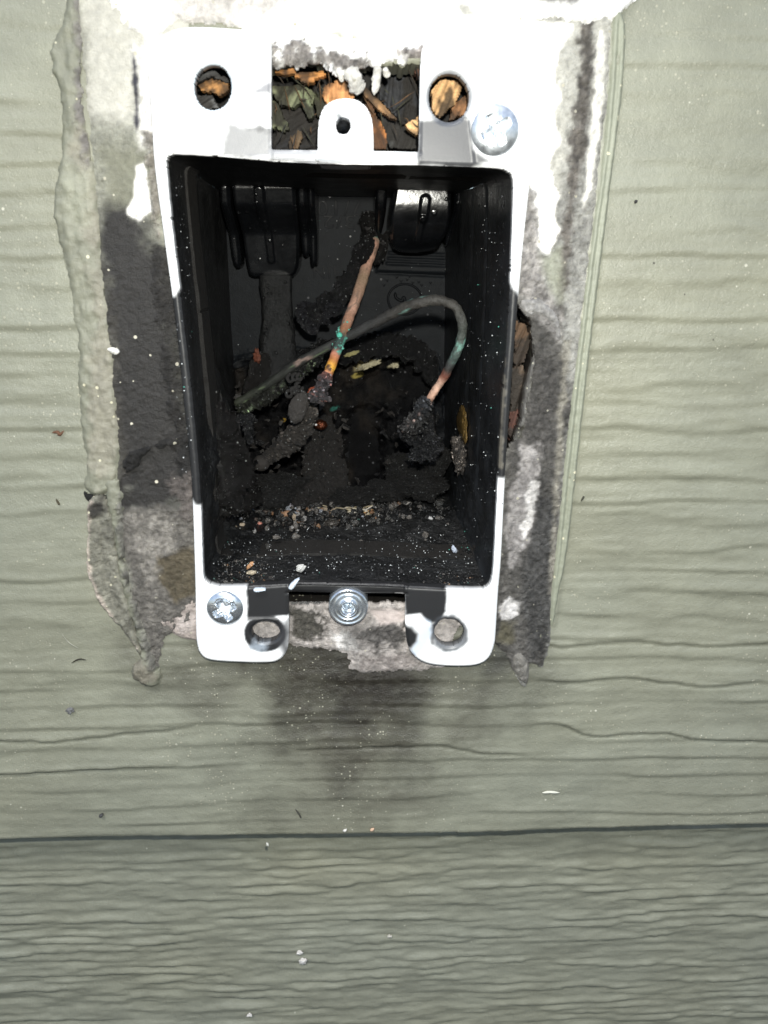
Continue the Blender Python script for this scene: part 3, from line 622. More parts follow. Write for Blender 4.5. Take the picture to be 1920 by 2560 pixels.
residue('caulk_skin', [(222, 1248), (262, 1236), (285, 1290), (300, 1400), (322, 1500), (345, 1580), (358, 1640), (340, 1612), (300, 1560), (262, 1520), (232, 1460), (218, 1400), (222, 1330)],
 lambda X, Z, sd: 0.75*(1-sstep(0.5, 3.5, -sd))*sstep(0, 0.4, -sd)+0.15, (0.19, 0.185, 0.15),
 [(PL([(205, 1250), (236, 1250), (226, 1330), (228, 1400), (240, 1450), (272, 1516), (300, 1555), (350, 1620), (300, 1600), (250, 1540), (205, 1400)]), (0.55, 0.47, 0.40), 0.35, 0.5, 1.2, 0.8, 0.6, 1.2),
  (PL([(225, 1252), (262, 1238), (275, 1275), (250, 1285), (228, 1290)]), (0.025, 0.023, 0.02), 0.7, 1.0, 1.5, 0.95, 0.6, 1.4),  # dark of the gap under the flap, painted in
  (PL([(335, 1480), (352, 1520), (340, 1540), (322, 1490)]), (0.02, 0.02, 0.02), 0.4, 0.5, 1.5, 0.7, 0.6, 1.4)],
 0.6, 1.1, 'thin peeling caulk skin with pale broken rim at lower left', 'caulk', rag=0.4, seed=18, bump=(0.4, 1.4), mat=M_CAULK, step=0.26)
residue('char_or_gap', [(212, 1228), (232, 1236), (256, 1232), (276, 1250), (282, 1272), (268, 1268), (250, 1252), (232, 1252), (218, 1248)], 0.35, (0.008, 0.008, 0.008), [], 0.8, 1.0,  # shade of the gap under the ridge, painted as a black sheet
        'small black sheet for the dark gap under the torn end of the caulk ridge', 'char', rag=0.25, seed=19, bump=(0.2, 1.2))
residue('paint_chip', [(270, 870), (288, 868), (300, 880), (292, 886), (275, 880)], 0.7, (0.8, 0.79, 0.75), [], 0.5, 0.3, 'small white paint chip stuck on the dark film left of the box', 'paint chip', rag=0.15, seed=20, bump=(0.2, 1.2), step=0.2, y0=-1.0)
# painted bead outside the right residue
residue('caulk_bead', [(1532, 30), (1560, 60), (1556, 200), (1540, 340), (1512, 560), (1482, 800), (1452, 1060), (1428, 1280), (1412, 1400), (1396, 1480), (1382, 1560), (1372, 1540), (1385, 1400), (1404, 1200), (1428, 980), (1452, 780), (1480, 560), (1502, 400), (1520, 200)],
 lambda X, Z, sd: 0.35*sstep(0, 0.5, -sd)+0.35*np.sin(np.clip(-sd, 0, 3)*3.1)*sstep(0, .3, -sd), (0.245, 0.258, 0.20),
 [], 0.45, 0.2, 'smooth sage painted caulk bead right of the gasket residue', 'caulk', rag=0.12, seed=22, bump=(0.12, 3.0), mat=M_CAULK, step=0.26)

# ================================================================== the outlet box
box = empty('outlet_box', (U(868, 930)[0], 30, U(868, 930)[1]), 'burnt black plastic outlet box with white glare painted on its flange, open and screwed to the wall', 'outlet box')
OUT = smoothp(PL([(368, 150), (380, 110), (420, 78), (480, 66), (600, 72), (660, 84), (674, 92), (677, 110), (677, 200), (677, 300), (677, 366), (679, 371), (700, 372), (800, 373), (950, 375), (1040, 377), (1047, 374), (1049, 300), (1051, 200), (1053, 150), (1060, 110), (1090, 80),
    (1180, 62), (1290, 72), (1336, 105), (1346, 160), (1342, 290), (1326, 450), (1310, 600), (1297, 740), (1284, 900), (1273, 1050), (1263, 1200), (1253, 1400), (1246, 1480), (1240, 1580), (1236, 1615), (1222, 1648), (1190, 1665), (1130, 1668), (1072, 1662), (1038, 1644), (1020, 1614), (1014, 1570), (1014, 1520), (1013, 1491), (1010, 1488), (940, 1487), (800, 1486), (724, 1485), (721, 1488), (721, 1520), (721, 1600), (715, 1632), (694, 1654), (660, 1659), (600, 1658), (530, 1653), (503, 1640), (492, 1612), (489, 1560), (487, 1450), (478, 1200), (458, 1000), (440, 820), (410, 600), (386, 420), (378, 300)], YF), 4)
def ell(cx, cz, rx, rz, y=YF, n=40):
    return PL([(cx+rx*math.cos(t), cz+rz*math.sin(t)) for t in np.linspace(0, 2*math.pi, n, endpoint=False)], y)
HOLES = [ell(531, 217, 47, 57), ell(1123, 243, 51, 61), ell(664, 1581, 36, 27), ell(1124, 1583, 38, 35)]
TABS = [PL([(555, 300), (677, 300), (677, 392), (548, 392)], YF), PL([(1049, 290), (1175, 290), (1190, 420), (1047, 412)], YF), PL([(677, 365), (1048, 368), (1048, 412), (677, 404)], YF),
        PL([(617, 1462), (721, 1462), (721, 1548), (617, 1548)], YF), PL([(1014, 1462), (1120, 1470), (1118, 1560), (1014, 1560)], YF), PL([(721, 1455), (1014, 1455), (1014, 1488), (721, 1488)], YF)]
def flange_sdf(X, Z):
    s = sdpoly(X, Z, OUT); s = np.maximum(s, -(sdpoly(X, Z, OPEN)+0.12*fbm(X/0.9, Z/0.9, 3, 7)))
    for h in HOLES: s = np.maximum(s, -sdpoly(X, Z, h))
    return s
def flange_front(X, Z, sd):
    y = YF+0.5*(1-sstep(0, 0.6, -sd))**2+0.12*fbm(X/9, Z/9, 2, 55)
    for k, t in enumerate(TABS): y = y+(0.35 if k not in (2, 5) else 0.75)*(1-sstep(-0.35, 0.15, sdpoly(X, Z, t)))
    return y
GLARE_WHITE = (0.90, 0.91, 0.92); PD = (0.020, 0.0205, 0.022)  # white is glare put into the black plastic's colour
def ring(cx, cz, r0x, r0z, r1x, r1z):
    a = [(cx+r1x*math.cos(t), cz+r1z*math.sin(t)) for t in np.linspace(0, 2*math.pi, 30)]
    return PL(a, YF)
flange_layers = [  # dark and bluish zones of the reflection, painted over the glare white
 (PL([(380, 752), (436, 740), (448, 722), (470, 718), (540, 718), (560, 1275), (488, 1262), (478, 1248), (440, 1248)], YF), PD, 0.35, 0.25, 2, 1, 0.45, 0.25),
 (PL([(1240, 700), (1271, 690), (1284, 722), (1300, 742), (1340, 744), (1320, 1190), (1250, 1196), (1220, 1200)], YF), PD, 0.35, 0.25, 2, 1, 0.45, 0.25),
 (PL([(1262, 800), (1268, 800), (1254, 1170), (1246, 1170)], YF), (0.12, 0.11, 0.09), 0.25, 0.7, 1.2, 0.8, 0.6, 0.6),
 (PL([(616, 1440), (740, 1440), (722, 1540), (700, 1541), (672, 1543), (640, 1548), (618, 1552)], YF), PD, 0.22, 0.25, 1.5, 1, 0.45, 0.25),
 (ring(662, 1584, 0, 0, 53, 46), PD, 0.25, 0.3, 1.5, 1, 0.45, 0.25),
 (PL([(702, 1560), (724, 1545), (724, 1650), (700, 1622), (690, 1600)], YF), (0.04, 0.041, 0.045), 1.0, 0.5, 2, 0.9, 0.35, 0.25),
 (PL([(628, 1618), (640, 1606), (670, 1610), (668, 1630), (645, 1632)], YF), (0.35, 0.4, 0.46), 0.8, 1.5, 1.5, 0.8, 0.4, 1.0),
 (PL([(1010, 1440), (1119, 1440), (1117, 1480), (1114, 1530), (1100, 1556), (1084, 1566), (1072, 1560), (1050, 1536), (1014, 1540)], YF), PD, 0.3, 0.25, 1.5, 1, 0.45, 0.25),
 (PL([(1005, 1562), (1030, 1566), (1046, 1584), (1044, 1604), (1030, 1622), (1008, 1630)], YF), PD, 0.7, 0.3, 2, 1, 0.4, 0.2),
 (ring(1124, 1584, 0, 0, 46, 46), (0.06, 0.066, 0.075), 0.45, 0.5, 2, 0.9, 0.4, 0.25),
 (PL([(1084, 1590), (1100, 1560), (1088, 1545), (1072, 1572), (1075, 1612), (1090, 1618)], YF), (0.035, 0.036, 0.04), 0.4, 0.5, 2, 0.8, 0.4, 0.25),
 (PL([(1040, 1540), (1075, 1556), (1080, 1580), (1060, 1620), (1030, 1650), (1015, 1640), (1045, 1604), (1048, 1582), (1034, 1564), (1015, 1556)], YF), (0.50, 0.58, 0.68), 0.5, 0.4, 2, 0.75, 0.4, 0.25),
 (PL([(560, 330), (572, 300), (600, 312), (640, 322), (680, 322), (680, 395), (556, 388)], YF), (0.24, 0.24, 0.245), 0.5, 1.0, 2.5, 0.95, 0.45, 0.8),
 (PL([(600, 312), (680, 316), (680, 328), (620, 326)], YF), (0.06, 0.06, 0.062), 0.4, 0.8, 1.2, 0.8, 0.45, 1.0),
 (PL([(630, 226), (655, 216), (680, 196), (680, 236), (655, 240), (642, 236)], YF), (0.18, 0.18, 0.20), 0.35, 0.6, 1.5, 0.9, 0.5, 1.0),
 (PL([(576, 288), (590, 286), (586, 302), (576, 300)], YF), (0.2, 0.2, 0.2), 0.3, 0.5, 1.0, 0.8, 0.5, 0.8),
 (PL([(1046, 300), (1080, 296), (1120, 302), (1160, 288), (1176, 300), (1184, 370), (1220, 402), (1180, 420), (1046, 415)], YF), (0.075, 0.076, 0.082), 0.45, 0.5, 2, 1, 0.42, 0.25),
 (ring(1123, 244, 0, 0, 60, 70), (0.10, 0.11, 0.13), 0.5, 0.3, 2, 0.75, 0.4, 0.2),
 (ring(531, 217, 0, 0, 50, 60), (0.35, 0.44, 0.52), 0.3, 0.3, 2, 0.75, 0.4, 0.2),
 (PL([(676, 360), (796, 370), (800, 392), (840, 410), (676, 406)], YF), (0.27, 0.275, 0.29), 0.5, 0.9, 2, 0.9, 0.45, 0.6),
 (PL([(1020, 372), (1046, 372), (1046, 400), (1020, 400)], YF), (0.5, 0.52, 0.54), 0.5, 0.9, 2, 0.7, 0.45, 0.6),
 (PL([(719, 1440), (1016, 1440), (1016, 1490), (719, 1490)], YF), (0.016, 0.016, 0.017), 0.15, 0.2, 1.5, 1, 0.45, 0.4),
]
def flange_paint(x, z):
    c, r, g = paintfn(GLARE_WHITE, flange_layers, 0.35, 0.25)(x, z)
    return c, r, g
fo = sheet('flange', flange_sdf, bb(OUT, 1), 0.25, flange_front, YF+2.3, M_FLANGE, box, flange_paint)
# the thickness of the flange is bare black plastic: repaint the hidden edge vertices
me = fo.data; n = len(me.vertices); co = np.empty(n*3); me.vertices.foreach_get('co', co); co = co.reshape(-1, 3)
cc = np.empty(n*4); me.color_attributes['Col'].data.foreach_get('color', cc); cc = cc.reshape(-1, 4)
cc[co[:, 1] > co[:, 1].max()-0.0004, :3] = PD
me.color_attributes['Col'].data.foreach_set('color', cc.ravel())

# upper screw lug
LUG = smoothp(PL([(794, 376), (795, 330), (800, 290), (815, 262), (840, 249), (866, 246), (892, 250), (914, 266), (928, 292), (933, 330), (934, 378), (936, 404), (868, 408), (792, 402)], YF), 4)
LH = ell(858, 314, 19, 22)
sheet('screw_lug', lambda X, Z: np.maximum(sdpoly(X, Z, LUG), -sdpoly(X, Z, LH)), bb(LUG), 0.2,
      lambda X, Z, sd: YF-0.5+0.6*(1-sstep(0, 0.7, -sd))**2, YF+9.0, M_FLANGE, box,
      paintfn(GLARE_WHITE, [(PL([(840, 282), (850, 286), (856, 296), (845, 300)], YF), (0.25, 0.27, 0.3), 0.2, 0.3, 1, 0.9, 0.5, 0.5),
                   (PL([(815, 342), (834, 334), (834, 340), (817, 348)], YF), (0.2, 0.22, 0.23), 0.2, 0.3, 1, 0.9, 0.5, 0.5),
                   (PL([(795, 380), (820, 392), (850, 404), (793, 406)], YF), (0.45, 0.5, 0.6), 0.9, 0.3, 1, 0.7, 0.5, 0.5)], 0.35, 0.2))
# black cup closing the lug hole
V, Q = tube([U3(858, 314, YF+1.0), U3(858, 314, YF+4), U3(858, 314, YF+6)], [1.9, 1.9, 1.9], 20)
mk('lug_bore', V, Q, M_BLK, box)

# interior: four tapered walls and the back
front_c = [(415, 386), (1285, 424), (1226, 1478), (508, 1468)]
BC = [U3(562, 487, YB), U3(1114, 497, YB), (U3(1108, 1222, YB)), U3(598, 1226, YB)]
OP3 = np.array([(a, YF+0.4, b) for a, b in OPEN])
ctr = OP3.mean(0)
def side(i, j, nu=110, nv=120):
    ca, cb = [np.array(U3(*front_c[k], YF+0.4)) for k in (i, j)]
    ia = np.argmin(((OP3-ca)**2).sum(1)); ib = np.argmin(((OP3-cb)**2).sum(1))
    seq = [OP3[k % len(OP3)] for k in range(ia, ib+1 if ib >= ia else ib+len(OP3)+1)]
    seq = np.array(seq); L = np.r_[0, np.cumsum(np.linalg.norm(np.diff(seq, axis=0), axis=1))]
    t = np.linspace(0, L[-1], nu); A = np.stack([np.interp(t, L, seq[:, k]) for k in range(3)], 1)
    d = A-ctr; A = A+0.25*d/np.linalg.norm(d, axis=1)[:, None]
    B = BC[i][None]*(1-np.linspace(0, 1, nu))[:, None]+BC[j][None]*np.linspace(0, 1, nu)[:, None]
    s = np.linspace(0, 1, nv)
    return A, B, s
def wallpart(name, i, j, disp, mat, nu=110, nv=120):
    A, B, s = side(i, j, nu, nv)
    V = A[None]*(1-s)[:, None, None]+B[None]*s[:, None, None]
    e = (BC[j]-BC[i]); nrm = np.cross(e, BC[i]-A[0]); nrm /= np.linalg.norm(nrm)
    if np.dot(nrm, ctr-A[nu//2]) < 0: nrm = -nrm
    uu, ss = np.meshgrid(np.linspace(0, 1, nu), s)
    V = V+nrm[None, None]*disp(uu, ss)[:, :, None]
    a, b = np.meshgrid(np.arange(nv-1), np.arange(nu-1), indexing='ij')
    Q = np.stack([a*nu+b, (a+1)*nu+b, (a+1)*nu+b+1, a*nu+b+1], -1).reshape(-1, 4)
    return mk(name, V.reshape(-1, 3), Q, mat, box)
wallpart('top_wall', 0, 1, lambda u, s: 0*u, M_BLK, 90, 40)
def left_d(u, s):   # u: 0 bottom .. 1 top (corner 3 -> 0)
    low = 1-sstep(0.25, 0.6, u)
    return np.sin(math.pi*np.clip(s, 0, 1))*(low*2.2*(fbm(u*14, s*9, 5, 201)+0.15)*2+0.08*fbm(u*5, s*60, 3, 202))+low*sstep(0.1, 0.5, s)*1.0
wallpart('side_wall', 3, 0, left_d, M_MELT, 200, 160)
def right_d(u, s):  # u: 0 top .. 1 bottom
    low = sstep(0.55, 0.85, u)
    groove = -0.35*np.exp(-((s-0.30)/0.012)**2)-0.3*np.exp(-((s-0.5)/0.02)**2)
    return groove+0.2*fbm(u*4, s*50, 3, 204)*np.sin(math.pi*s)+low*1.6*np.sin(math.pi*s)*fbm(u*20, s*10, 5, 203)
wallpart('side_wall', 1, 2, right_d, M_BLK, 200, 160)
def floor_d(u, s):  # u: 0 right .. 1 left
    deep = sstep(0.12, 0.55, s)*(1-sstep(0.93, 1.0, s))
    return deep*(2.6*(fbm(u*9, s*9, 6, 211)+0.25)+2.2*sstep(0.75, 0.98, u))+0.7*fbm(u*34, s*34, 5, 212)*sstep(0.0, 0.06, s)
wallpart('floor', 2, 3, floor_d, M_MELT, 240, 240)
# back panel
BQ = np.array([(p[0], p[2]) for p in BC])
BQ2 = (BQ-BQ.mean(0))*1.04+BQ.mean(0)
melt_c = U(880, 930, YB)[1]
B_steps = [smoothp(PL(p, YB), 3, False) for p in ([(968, 632), (1112, 638)], [(966, 646), (1112, 652)], [(962, 658), (1112, 664)], [(940, 680), (1112, 690)])]
ARCH = smoothp(PL([(560, 950), (640, 900), (700, 880), (780, 890), (860, 868), (960, 850), (1050, 880), (1085, 940), (1100, 1080), (1110, 1240), (580, 1240)], YB), 3)
RECS = [smoothp(PL(p, YB), 3) for p in ([(866, 1035), (950, 1030), (945, 1190), (862, 1195)], [(920, 930), (1070, 900), (1080, 1010), (960, 1020), (900, 980)])]
def back_front(X, Z, sd):
    y = YB-0.15*fbm(X/6, Z/6, 3, 221)
    for L in B_steps:
        x0, x1 = L[:, 0].min(), L[:, 0].max(); zl = np.interp(X, L[:, 0], L[:, 1])
        on = sstep(x0, x0+0.6, X)*(1-sstep(x1-0.3, x1+0.3, X))
        y = y+on*0.55*np.exp(-((Z-zl)/0.28)**2)
    y = y-0.8*(1-sstep(-0.4, 0.4, sdpoly(X, Z, PL([(962, 600), (1116, 600), (1116, 684), (940, 680)], YB))))
    a = sdpoly(X, Z, ARCH, 20)+2.5*fbm(X/5, Z/5, 4, 222)
    melt = 1-sstep(-1.2, 0.6, a)
    y = y+melt*2.2-1.8*np.exp(-((a)/1.1)**2)*(0.6+1.4*vn(X/2, Z/2, 5))
    rec = 0
    for r_ in RECS: rec = np.maximum(rec, 1-sstep(-2.0, 1.5, sdpoly(X, Z, r_)+4.5*fbm(X/4, Z/4, 4, 6)))
    y = y-melt*(1-rec)*5.0*(fbm(X/6, Z/6, 5, 224)+0.2)-melt*(1-rec)*1.2*(fbm(X/1.2, Z/1.2, 4, 225)+0.3)+rec*1.6
    return y
def back_sd(X, Z): return sdpoly(X, Z, BQ2, 20)
def back_paint(x, z):
    a = sdpoly(x, z, ARCH, 20)+2.5*fbm(x/5, z/5, 4, 222); m = 1-sstep(-1.2, 0.6, a)
    c = np.array([[0.0090, 0.0105, 0.0125]])*(1+0.5*fbm(x/9, z/9, 4, 226))[:, None]
    br = sstep(0.0, 0.25, fbm(x/6, z/9, 4, 227))
    c2 = np.array([[0.006, 0.006, 0.0065]])*(1-br)[:, None]+np.array([[0.020, 0.017, 0.0145]])*br[:, None]
    c = c*(1-m)[:, None]+c2*m[:, None]
    for (px, r_, cl) in [((912, 914), 2.0, (0.42, 0.36, 0.20)), ((880, 882), 1.6, (0.30, 0.27, 0.12)), ((985, 915), 0.9, (0.4, 0.36, 0.24)), ((895, 940), 1.0, (0.35, 0.28, 0.08)), ((838, 1022), 1.0, (0.05, 0.2, 0.16)), ((712, 1052), 0.6, (0.4, 0.25, 0.04))]:
        p = U(*px, YB); d = np.hypot((x-p[0])*0.55+(z-p[1])*-0.25, (z-p[1])*1.2-(x-p[0])*0.25)+0.9*fbm(x/1.5, z/1.5, 3, 9)
        k = (1-sstep(r_*0.6, r_*0.85, d))[:, None]; c = c*(1-k)+np.array([cl])*k
    return c, 0.5-0.2*m, 0.3+1.2*m
M_BACKP = painted('back_panel_plastic', spec=0.11, var=0.6, vscale=300, bscale=1300, bdist=0.0003, specks=[(900, 0.3, (0.10, 0.10, 0.105), 0.10, 0.4), (600, 0.2, (0.3, 0.3, 0.3), 0.03, 0.8)])
sheet('back_panel', back_sd, bb(BQ2), 0.3, back_front, YB+4.5, M_BACKP, box, back_paint)

# moulded clamps hanging down the back, with ribs
def clamp(px, yb, yt, prof, slots, nm='cable_clamp', ztop=470, wav=0.0, mat=None):
    P = smoothp(PL(px, yt), 3); z1 = P[:, 1].max() if ztop is None else U(700, ztop, yt)[1]
    SL = [(smoothp(PL(s[0], yt), 2, False), s[1], s[2]) for s in slots]
    def fr(X, Z, sd):
        d = np.maximum(z1-Z, 0)
        if prof == 'round': dr = 15.0*(1-np.sqrt(1-np.clip((d-2.6)/11.5, 0, 0.98)**2))
        elif prof == 'long': dr = 8.0*sstep(2.8, 9.5, d)+0.28*d
        else: dr = 9.0*sstep(2.8, 10.0, d)+0.25*d
        y = yt+0.035*np.minimum(d, 4)+dr+1.2*(1-sstep(0, 0.9, -sd))**2
        for L, w, h in SL:
            q = dline(X, Z, L); y = y-h*(1-sstep(w*0.6, w, q))
        return y-wav*fbm(X/1.5, Z/4, 3, 231)
    return sheet(nm, lambda X, Z: sdpoly(X, Z, P), bb(P), 0.22, fr, yb, mat or M_CLAMP, box)
clamp([(585, 400), (716, 400), (736, 450), (738, 600), (736, 660), (724, 690), (700, 698), (640, 694), (608, 692), (598, 670), (590, 600), (580, 480)], YB+0.2, YB-23, 'long',
      [([(648, 478), (652, 560)], 1.3, 1.4), ([(656, 560), (664, 650)], 1.0, 0.8)])
clamp([(998, 400), (1110, 400), (1126, 450), (1128, 560), (1112, 600), (1095, 622), (1040, 630), (990, 618), (975, 560), (985, 480)], YB+0.2, YB-23, 'round',
      [([(1063, 500), (1058, 545)], 1.2, 1.2), ([(1056, 548), (1048, 600)], 0.9, 0.7)])
for px in ([(742, 405), (764, 405), (766, 560), (766, 630), (748, 636), (742, 560)], [(770, 405), (784, 405), (786, 640), (780, 662), (768, 662), (766, 560)], [(548, 405), (570, 405), (574, 560), (580, 660), (560, 660), (550, 560)],
           [(940, 405), (968, 405), (968, 500), (962, 560), (952, 590), (940, 560)], [(1140, 405), (1158, 405), (1160, 500), (1152, 560), (1136, 610), (1130, 600), (1138, 520)]):
    clamp(px, YB+0.1, YB-21, 'rib', [], nm='rib')

# cast lettering and marks on the back (upside down, as moulded)
def text(s, px, size, depth, parent, mat, rot=math.pi, y=YB, sx=1.0):
    cu = bpy.data.curves.new('letters', 'FONT'); cu.body = s; cu.size = size; cu.extrude = depth; cu.bevel_depth = 0.06
    cu.align_x = 'CENTER'; cu.align_y = 'CENTER'; cu.space_character = 1.15
    tmp = bpy.data.objects.new('tmp', cu); COL.objects.link(tmp)
    bpy.context.view_layer.update()
    me = bpy.data.meshes.new_from_object(tmp.evaluated_get(bpy.context.evaluated_depsgraph_get()))
    bpy.data.objects.remove(tmp)
    V = np.array([v.co[:] for v in me.vertices]); Fc = [tuple(p.vertices) for p in me.polygons]
    bpy.data.meshes.remove(me)
    c, s_ = math.cos(rot), math.sin(rot); V[:, 0] *= sx
    p = U3(*px, y); W = np.stack([p[0]+V[:, 0]*c-V[:, 1]*s_, p[1]-V[:, 2], p[2]+V[:, 0]*s_+V[:, 1]*c], 1)
    return mk('moulded_lettering', W, Fc, mat, parent, smooth=False)
M_CLAMP.node_tree.nodes['Principled BSDF'].inputs['Specular IOR Level'].default_value = 0.9
M_LET = plastic('letter_plastic', (0.0062, 0.0070, 0.0085), 0.5, False); M_LET.node_tree.nodes['Principled BSDF'].inputs['Specular IOR Level'].default_value = 0.11
text('7/10', (850, 518), 5.0, 0.12, box, M_LET, sx=1.15)
text('3/2', (848, 553), 4.4, 0.1, box, M_LET, sx=1.3)
text('HIN', (822, 680), 4.0, 0.06, box, M_LET, sx=1.1)
V = []; Fc = []
ms = [tube(smoothp(np.array([U3(1012+42*math.cos(t), 748+38*math.sin(t), YB-0.35) for t in np.linspace(0, 2*math.pi, 13)[:-1]]), 5, True), [0.28], 8),
      tube(smoothp(np.array([U3(a, b, YB-0.35) for a, b in [(988, 730), (990, 744), (1004, 752), (1008, 744), (1012, 748), (1013, 772)]]), 5, False), [0.38], 8)]
v, f, _ = joinm(ms); mk('moulded_ring', v, f, M_LET, box)
rs = np.random.RandomState(5); ms = []
for k, (a, b) in enumerate([(968, 700), (992, 692), (1003, 702), (1024, 690), (1032, 706), (1047, 704), (1054, 712), (1076, 706), (960, 712), (1018, 698)]):
    ms.append(tube(np.array([U3(a-5, b-3, YB-0.3), U3(a, b+3, YB-0.3), U3(a+5, b-2, YB-0.3)]), [0.4], 6))
v, f, _ = joinm(ms); mk('moulded_marks', v, f, M_LET, box)

# screws: polar height fields
def disc(name, cx, cz, y0, R, hfn, mat, parent, nr=60, na=120, depth=1.5, flatcut=None):
    c = U3(cx, cz, y0); V = [(c[0], y0-hfn(0.0, 0.0), c[2])]
    for i in range(1, nr+1):
        r = R*i/nr
        for k in range(na):
            t = 2*math.pi*k/na; V.append((c[0]+r*math.cos(t), y0-hfn(r*math.cos(t), r*math.sin(t)), c[2]+r*math.sin(t)))
    for k in range(na):
        t = 2*math.pi*k/na; V.append((c[0]+R*math.cos(t), y0+depth, c[2]+R*math.sin(t)))
    F_ = [(0, 1+(k+1) % na, 1+k) for k in range(na)]
    F_ = [(a, c2, b) for a, b, c2 in F_]
    for i in range(nr):
        for k in range(na):
            k2 = (k+1) % na; F_.append((1+i*na+k, 1+(i+1)*na+k, 1+(i+1)*na+k2, 1+i*na+k2))
    return mk(name, V, F_, mat, parent)
def screw_h(R, rot, torn=0.0, deep=1.5):
    def h(x, z):
        r = math.hypot(x, z); dome = 1.5*math.sqrt(max(0, 1-(r/(R*1.04))**2))
        c, s = math.cos(rot), math.sin(rot); a, b = x*c+z*s, -x*s+z*c
        w = 0.55+0.12*torn*mn.noise(Vector((x*2, z*2, 1)))
        arm = min(abs(a), abs(b)); far = max(abs(a), abs(b))
        inn = 1/(1+math.exp((arm-w)/0.06))*1/(1+math.exp((far-R*0.62)/0.1))
        core = 1/(1+math.exp((r-R*0.27)/0.08))
        d = max(inn, core)*(1.35-0.35*r)
        return dome-d*deep+torn*0.12*mn.noise(Vector((x*3, z*3, 5)))*(1 if r < R*0.75 else 0)
    return h
M_ZINC2 = metal('glare_zinc', (0.82, 0.87, 0.92), 0.36, 0.00001)  # zinc lightened to carry the glare on the upper right screw
disc('screw_head', 1237, 326, YF, 3.75, screw_h(3.75, 0.5, 0.12, 0.65), M_ZINC2, box)
disc('screw_head', 563, 1519, YF, 3.45, screw_h(3.45, 0.45, 0.5), M_ZINC, box)
def nut_h(x, z):
    r = math.hypot(x, z)
    h = 0.9-0.15*abs(math.sin(r*3.6))*(r > 1.5)-0.35*max(0, (r-3.3)/0.6)**2
    if r < 1.75: h += 0.5*(1 if r > 1.25 else 0)
    if r < 1.25: h -= 2.2*(1-r/1.6)+0.2*math.sin(8*r+math.atan2(z, x))
    return h
disc('threaded_boss', 871, 1514, YF+0.3, 3.75, nut_h, M_ZINC, box, 80, 120, 4.0)

# ================================================================== wires and burnt remains inside the box
def plane_pt(px, py, A, B, C, off=0.0):
    n = np.cross(B-A, C-A); n /= np.linalg.norm(n); d = ray(px, py)
    t = np.dot(A-CAM, n)/np.dot(d, n); return CAM+d*(t-off)
FA = (U3(508, 1468, YF), U3(1226, 1478, YF), BC[3])
def fl_pt(px, py, off=0.0):
    p = plane_pt(px, py, *FA); p[1] = p[1]; return p+np.array([0, 0, off])
def wire_path(pts, n=14):
    return smoothp(np.array([U3(a, b, y) for a, b, y in pts]), n, False)
def cols(path_n, nseg, stops, var, seed, patches=()):
    t = np.linspace(0, 1, path_n); c = np.stack([np.interp(t, [s[0] for s in stops], [s[1][k] for s in stops]) for k in range(3)], 1)
    C = np.repeat(c, nseg, 0); rr = np.random.RandomState(seed)
    tt = np.repeat(t, nseg)*60; aa = np.tile(np.arange(nseg)/nseg*6, path_n)
    C = C*(1+var*2*fbm(tt/3, aa, 3, seed))[:, None]
    for (t0, t1, cl, th) in patches:
        m = sstep(t0-0.01, t0+0.01, tt/60)*(1-sstep(t1-0.01, t1+0.01, tt/60))*sstep(th-0.05, th+0.05, fbm(tt/2, aa*1.3, 3, seed+5))
        C = C*(1-m[:, None])+np.array(cl)*m[:, None]
    return np.clip(C, 0.003, 1)
SAL = (0.66, 0.39, 0.29); VER = (0.13, 0.42, 0.33); CHR = (0.022, 0.021, 0.022)
def mkc(name, V, Q, mat, parent=None, smooth=False, col=None, attrs=None, kind=None, seed=0, dens=1.0):
    """a charred piece: the base lump plus angular crumbs and shards stuck all over it"""
    rr = np.random.RandomState(len(V) % 997); n = len(V); ext = np.linalg.norm(V.max(0)-V.min(0))
    front = [i for i in rr.permutation(n)[:int(26*ext*dens)]]
    Fq = np.asarray(Q); Ft = np.concatenate([Fq[:, [0, 1, 2]], Fq[:, [0, 2, 3]]]) if Fq.shape[1] == 4 else Fq
    C = np.broadcast_to(np.asarray(col, float), (n, 3)).copy() if np.ndim(col) == 1 else np.asarray(col)
    c0 = V.mean(0); Vs = [V]; Fs = [Ft]; Cs = [C]; off = n; T, TF = ICO[1]
    for i in front:
        s_ = rr.choice([0.16, 0.25, 0.38, 0.6], p=[.4, .35, .2, .05]); sc = rr.uniform(0.25, 1.5, 3)*s_
        A = rr.randn(3, 3); qm, _ = np.linalg.qr(A)
        W = (T*sc*(1+0.3*rr.randn(len(T), 1)))@qm+V[i]+rr.randn(3)*0.12+np.array([0, -0.1, 0])
        Vs.append(W); Fs.append(TF+off); off += len(T); Cs.append(np.broadcast_to(C[i]*rr.choice([0.25, 0.7, 1.4, 3.5, 7.0], p=[.3, .3, .25, .11, .04])+0.002, (len(T), 3)))  # crumb tones spread widely to paint glints and dark gaps
    return mk(name, np.concatenate(Vs), np.concatenate(Fs), mat, parent, smooth, np.concatenate(Cs), attrs, kind)
w1 = empty('copper_wire', U3(860, 800, 35), 'bare salmon copper wire slanting down across the box with turquoise crust and orange heat spot', 'wire')
p = wire_path([(940, 596, 62), (934, 612, 58), (918, 660, 52), (893, 740, 43), (868, 806, 35), (848, 862, 28), (832, 904, 25), (818, 940, 23)], 14)
V, Q = tube(p, [1.05, 1.3, 1.25, 1.15, 1.02, 1.0, 1.0], 28, 0.12, 1.6, 1)
